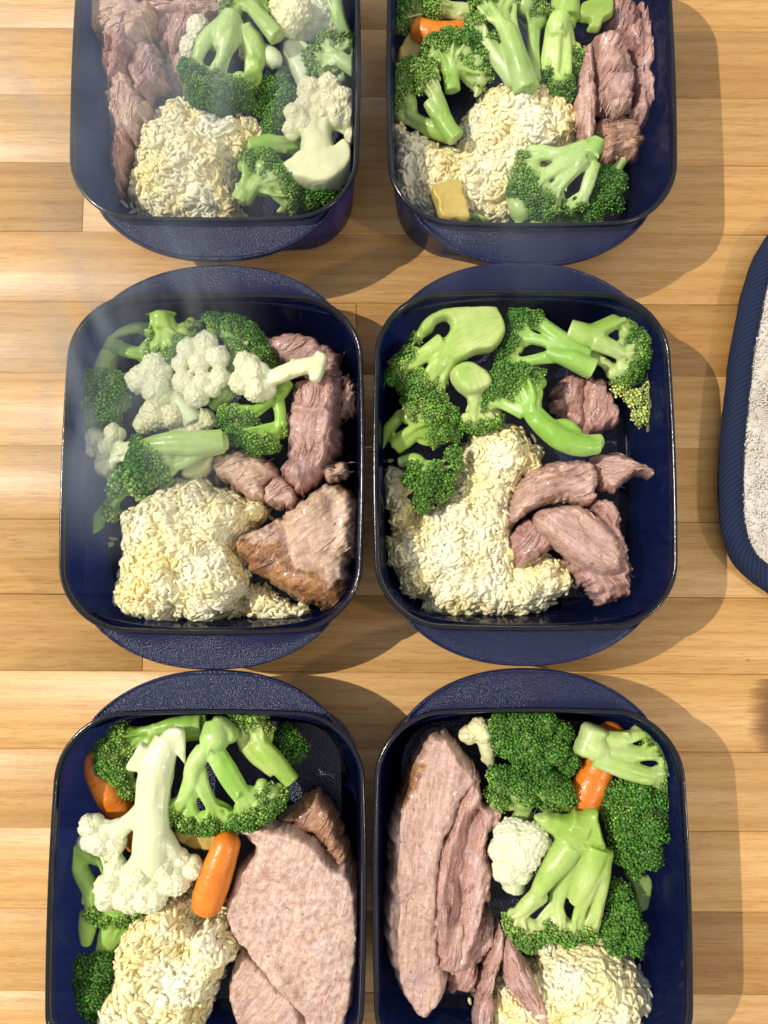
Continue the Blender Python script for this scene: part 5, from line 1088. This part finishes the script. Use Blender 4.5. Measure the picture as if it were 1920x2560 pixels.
# ------------------------------------------------------------------ pot holder
def pot_holder():
    edge = [(1962, 560), (1920, 590), (1885, 650), (1860, 730), (1840, 830), (1825, 930), (1812, 1050), (1803, 1180), (1805, 1300), (1825, 1380), (1860, 1430), (1920, 1478), (1990, 1515), (2200, 1560), (2520, 1560), (2690, 1500), (2740, 1380), (2740, 800), (2690, 600), (2520, 500), (2200, 490), (2040, 515)]
    po = round_poly(P('s', [p[0] for p in edge], [p[1] for p in edge], 1.0)[:, :2], 10)
    cen = po.mean(0)
    def inset(d):
        t = np.roll(po, -1, 0) - np.roll(po, 1, 0); n = np.stack([-t[:, 1], t[:, 0]], 1); n /= np.linalg.norm(n, axis=1)[:, None]
        s = np.sign(((cen - po) * n).sum(1).mean()); return po + n * s * d
    org = np.array([*cen, 0])
    t_ = thing('pot_holder', 'thick pot holder of pale terry cloth with navy twill binding', 'pot holder', org)
    # binding
    mid = inset(.62); k = len(mid); T_ = np.roll(mid, -1, 0) - np.roll(mid, 1, 0); T_ /= np.linalg.norm(T_, axis=1)[:, None]
    nrm = np.stack([-T_[:, 1], T_[:, 0]], 1); s = np.sign(((cen - mid) * nrm).sum(1).mean()); nrm *= -s
    arc = np.concatenate([[0], np.cumsum(np.linalg.norm(np.diff(mid, axis=0), axis=1))])
    seg = 16; rings = []
    for a in np.linspace(0, 2 * np.pi, seg, endpoint=False):
        w = .64 * np.sign(math.cos(a)) * abs(math.cos(a)) ** .8; h = .68 * math.sin(a)
        wob = .05 * n2(arc * .6, arc * 0 + a, 4) + .035 * n2(arc * 2.0, arc * 0 + a * .7, 8)
        q = mid + nrm * (w * (1 + wob))[:, None]; z = .82 + h * (1 + wob) + .06 * n2(arc * .25, arc * 0, 3)
        rings.append(np.concatenate([q, z[:, None]], 1))
    V = np.stack(rings, 1).reshape(-1, 3); i = np.arange(k)[:, None]; j = np.arange(seg)[None]
    Q = np.stack([i * seg + j, i * seg + (j + 1) % seg, ((i + 1) % k) * seg + (j + 1) % seg, ((i + 1) % k) * seg + j], -1).reshape(-1, 4)
    m, nt, out = mat('navy_twill'); ua = N(nt, 'ShaderNodeAttribute', attribute_name='tw').outputs['Vector']
    w = N(nt, 'ShaderNodeTexWave', wave_type='BANDS', bands_direction='DIAGONAL'); w.inputs['Scale'].default_value = 2.1; w.inputs['Distortion'].default_value = 1.4; w.inputs['Detail'].default_value = 2; L(nt, ua, w.inputs[0])
    f = nz(nt, coords(nt), 900, 3)
    c = mix(nt, w.outputs['Fac'], (.006, .010, .030), (.016, .026, .068)); c = mix(nt, math_(nt, 'MULTIPLY', f, .5), c, (.02, .03, .07))
    b = bump(nt, w.outputs['Fac'], .5, .0008); b = bump(nt, f, .4, .0006, b)
    principled(nt, out, c, .85, b, spec=.2, coat=0)
    me = make_mesh('binding', V, [Q], m, True, dict(tw=np.stack([np.repeat(arc, seg), np.tile(np.arange(seg) * .26, k), np.zeros(k * seg)], -1)), org)
    link('binding', me, t_)
    # stitches along the inner edge of the binding
    S = Acc(); st = inset(1.02); nst = 300; al = np.linspace(0, arc[-1], nst)
    for q in range(nst):
        i0 = int(np.searchsorted(arc, al[q])) % k
        if st[i0][0] > 23: continue
        c0 = np.array([*st[i0], 1.36]); d = np.array([*T_[i0], 0]) * .10
        v, t2, q2 = tube(np.array([c0 - d, c0 + [0, 0, .03], c0 + d]), [.02, .03, .02], 5); S.add(v, t2, q2)
    V, fcs = S.get(); m2 = m_simple('navy_thread', (.01, .015, .04), (.02, .03, .07), 300, .8); o = link('stitches', make_mesh('stitches', V, fcs, m2, True, None, org), t_); o['kind'] = 'stuff'
    # terry pad and loops
    ip = inset(1.05)
    m3, nt, out = mat('terry_cloth'); v = coords(nt); n1 = nz(nt, v, 160, 4, .6); n3 = nz(nt, v, 40, 3)
    c = mix(nt, n1, (.50, .46, .40), (.74, .71, .66)); c = mix(nt, ramp(nt, n3, [(.5, (0, 0, 0)), (.7, (.6,) * 3)]), c, (.45, .37, .26))
    principled(nt, out, c, .95, bump(nt, n1, .8, .002), spec=.1)
    Vp, Qp, n, _ = hsolid(ip, .25, .2, lambda X, Y, S_: 1.0 + .35 * dome(S_, .8) + .07 * n2(X * 1.2, Y * 1.2, 5), 0, 0, 0)
    link('terry_pad', make_mesh('terry_pad', Vp, [Qp], m3, True, None, org), t_)
    r = np.random.default_rng(12); A = Acc(); cnt = 0
    bx0, bx1, by0, by1 = 16.5, 40.5, -7, 21
    cand = np.stack([bx0 + (bx1 - bx0) * r.random(15000) ** 1.9, r.uniform(by0, by1, 15000)], 1); sd = sdf(ip, cand[:, 0], cand[:, 1]); cand = cand[sd > -.04]; sd = sd[sd > -.04]
    for (x, y), s_ in zip(cand, sd):
        z = 1.0 + .35 * float(dome(max(s_, 0), .8)); a = r.uniform(0, 6.28); l = r.uniform(.07, .15); h = r.uniform(.08, .2)
        d = np.array([math.cos(a), math.sin(a), 0])
        pts = np.array([[x, y, z - .03], [x, y, z + h * .7] + d * l * .2, [x, y, z + h] + d * l, [x, y, z + h * .4] + d * l * 1.7])
        v_, t2, q2 = tube(pts, [.036, .04, .04, .03], 3); A.add(v_, t2, q2)
    V, fcs = A.get(); m4 = m_simple('terry_yarn', (.64, .59, .51), (.84, .81, .75), 30, .9, 0, coat=0)
    o = link('terry_loops', make_mesh('terry_loops', V, fcs, m4, True, None, org), t_); o['kind'] = 'stuff'
pot_holder()

# ------------------------------------------------------------------ small drops on the worktop
def drop(c, x, y, r, label, mt):
    p = P(c, x, y, 0); iv, it = ICO[2]
    V = iv * np.array([r, r * .8, r * .35]); V[:, 2] = np.maximum(V[:, 2], 0); V = V * (1 + .15 * noise3(iv * 2 + x)[:, None])
    tag(link('water_drop', make_mesh('water_drop', V, [it], mt, True), None, (p[0], p[1], .012)), label, 'drop', 'drops and crumbs on the worktop')
mw, nt, out = mat('water'); g_ = N(nt, 'ShaderNodeBsdfGlass'); g_.inputs['IOR'].default_value = 1.33; g_.inputs['Roughness'].default_value = .02; L(nt, g_.outputs[0], out.inputs[0])
for x, y, r, lb in [(1790, 625, .10, 'largest glinting drop just above the pot holder on the bare wood'), (1733, 645, .06, 'tiny drop on the wood at the edge of a dish shadow'), (1870, 1651, .10, 'shiny drop on the wood below the pot holder'),
                    (1692, 871, .05, 'tiny drop beside the folded-meat dish corner'), (1754, 942, .06, 'tiny drop in the shadow between folded-meat dish and pot holder'), (1763, 1848, .06, 'tiny drop in the shadow beside the long-slice dish corner')]:
    drop('s', x, y, r, lb, mw)

# ------------------------------------------------------------------ dark knot in the worktop at the edge of the view
mk_, nt, out = mat('wood_knot'); v_ = coords(nt, rnd=False)
mp_ = N(nt, 'ShaderNodeMapping'); mp_.inputs['Scale'].default_value = (44, 26, 1); L(nt, v_, mp_.inputs[0])
ln_ = N(nt, 'ShaderNodeVectorMath', operation='LENGTH'); L(nt, mp_.outputs[0], ln_.inputs[0])
rr_ = math_(nt, 'ADD', ln_.outputs['Value'], math_(nt, 'MULTIPLY', math_(nt, 'SUBTRACT', nz(nt, coords(nt, (25, 260, 1), rnd=False), 1.0, 4, .6, .8), .5), .9))
pk_ = principled(nt, None, mix(nt, nz(nt, v_, 160, 3), (.13, .045, .012), (.26, .11, .03)), .45, None, spec=.35)
tk_ = N(nt, 'ShaderNodeBsdfTransparent'); mm_ = N(nt, 'ShaderNodeMixShader'); L(nt, ramp(nt, rr_, [(.25, (0, 0, 0)), (.95, (1, 1, 1))]), mm_.inputs[0]); L(nt, pk_, mm_.inputs[1]); L(nt, tk_.outputs[0], mm_.inputs[2]); L(nt, mm_.outputs[0], out.inputs[0])
kp_ = P('s', 1968, 1792, 0.0); a_ = np.linspace(0, 2 * np.pi, 40, endpoint=False)
kv_ = np.concatenate([np.stack([2.6 * np.cos(a_), np.clip(3.4 * np.sin(a_), -2.02, 2.02), 0 * a_], 1), [[0, 0, 0]]])
ko_ = link('knot', make_mesh('knot', kv_, [np.stack([np.arange(40), (np.arange(40) + 1) % 40, np.full(40, 40)], 1)], mk_, True), bpy.data.objects['countertop'], (kp_[0], -7.70 + .005 * kp_[0], .014))
finish_remesh()
# ------------------------------------------------------------------ steam drifting over the hot food
def steam(name, label, lo, hi, dens, scale, seed, thr):
    lo, hi = np.array(lo, float), np.array(hi, float); cen, half = (lo + hi) / 2, (hi - lo) / 2
    V = np.array([[x, y, z] for z in (-1, 1) for y in (-1, 1) for x in (-1, 1)]) * half
    Q = np.array([[0, 2, 3, 1], [4, 5, 7, 6], [0, 1, 5, 4], [2, 6, 7, 3], [0, 4, 6, 2], [1, 3, 7, 5]])
    m, nt, out = mat('steam_' + str(seed))
    tc = N(nt, 'ShaderNodeTexCoord')
    mp = N(nt, 'ShaderNodeMapping'); mp.inputs['Scale'].default_value = (scale * 1.6, scale * .75, scale); mp.inputs['Location'].default_value = (seed, seed * .7, 0); mp.inputs['Rotation'].default_value = (0, 0, R(14)); L(nt, tc.outputs['Object'], mp.inputs[0])
    n = nz(nt, mp.outputs[0], 1.0, 4, .58, 1.3)
    d = ramp(nt, n, [(thr, (0, 0, 0)), (thr + .28, (1, 1, 1))])
    ma = N(nt, 'ShaderNodeMapping'); ma.inputs['Scale'].default_value = tuple(1 / (half * U)); L(nt, tc.outputs['Object'], ma.inputs[0])
    ln = N(nt, 'ShaderNodeVectorMath', operation='LENGTH'); L(nt, ma.outputs[0], ln.inputs[0])
    fall = ramp(nt, ln.outputs['Value'], [(.25, (1, 1, 1)), (1.0, (0, 0, 0))])
    t = math_(nt, 'MULTIPLY', math_(nt, 'MULTIPLY', d, fall), dens)
    pv = N(nt, 'ShaderNodeVolumePrincipled'); pv.inputs['Color'].default_value = (.80, .90, 1, 1); pv.inputs['Anisotropy'].default_value = .2
    L(nt, t, pv.inputs['Density']); L(nt, pv.outputs[0], out.inputs['Volume'])
    o = link(name, make_mesh(name, V, [Q], m, False), None, cen); tag(o, label, 'steam', None, 'stuff')
steam('steam', 'thin steam rising over the cut cauliflower dish and the bare wood', (-25, 12, 5.6), (2, 36, 15), 15.0, 14, 3, .42)
steam('steam', 'thin steam rising over the browned-skin dish', (-24, 0, 5.6), (-4, 19, 13), 26.0, 16, 11, .41)
steam('steam', 'faint steam over the carrot and folded-meat dishes', (-2, 2, 5.6), (16, 34, 13), 3.5, 15, 21, .47)
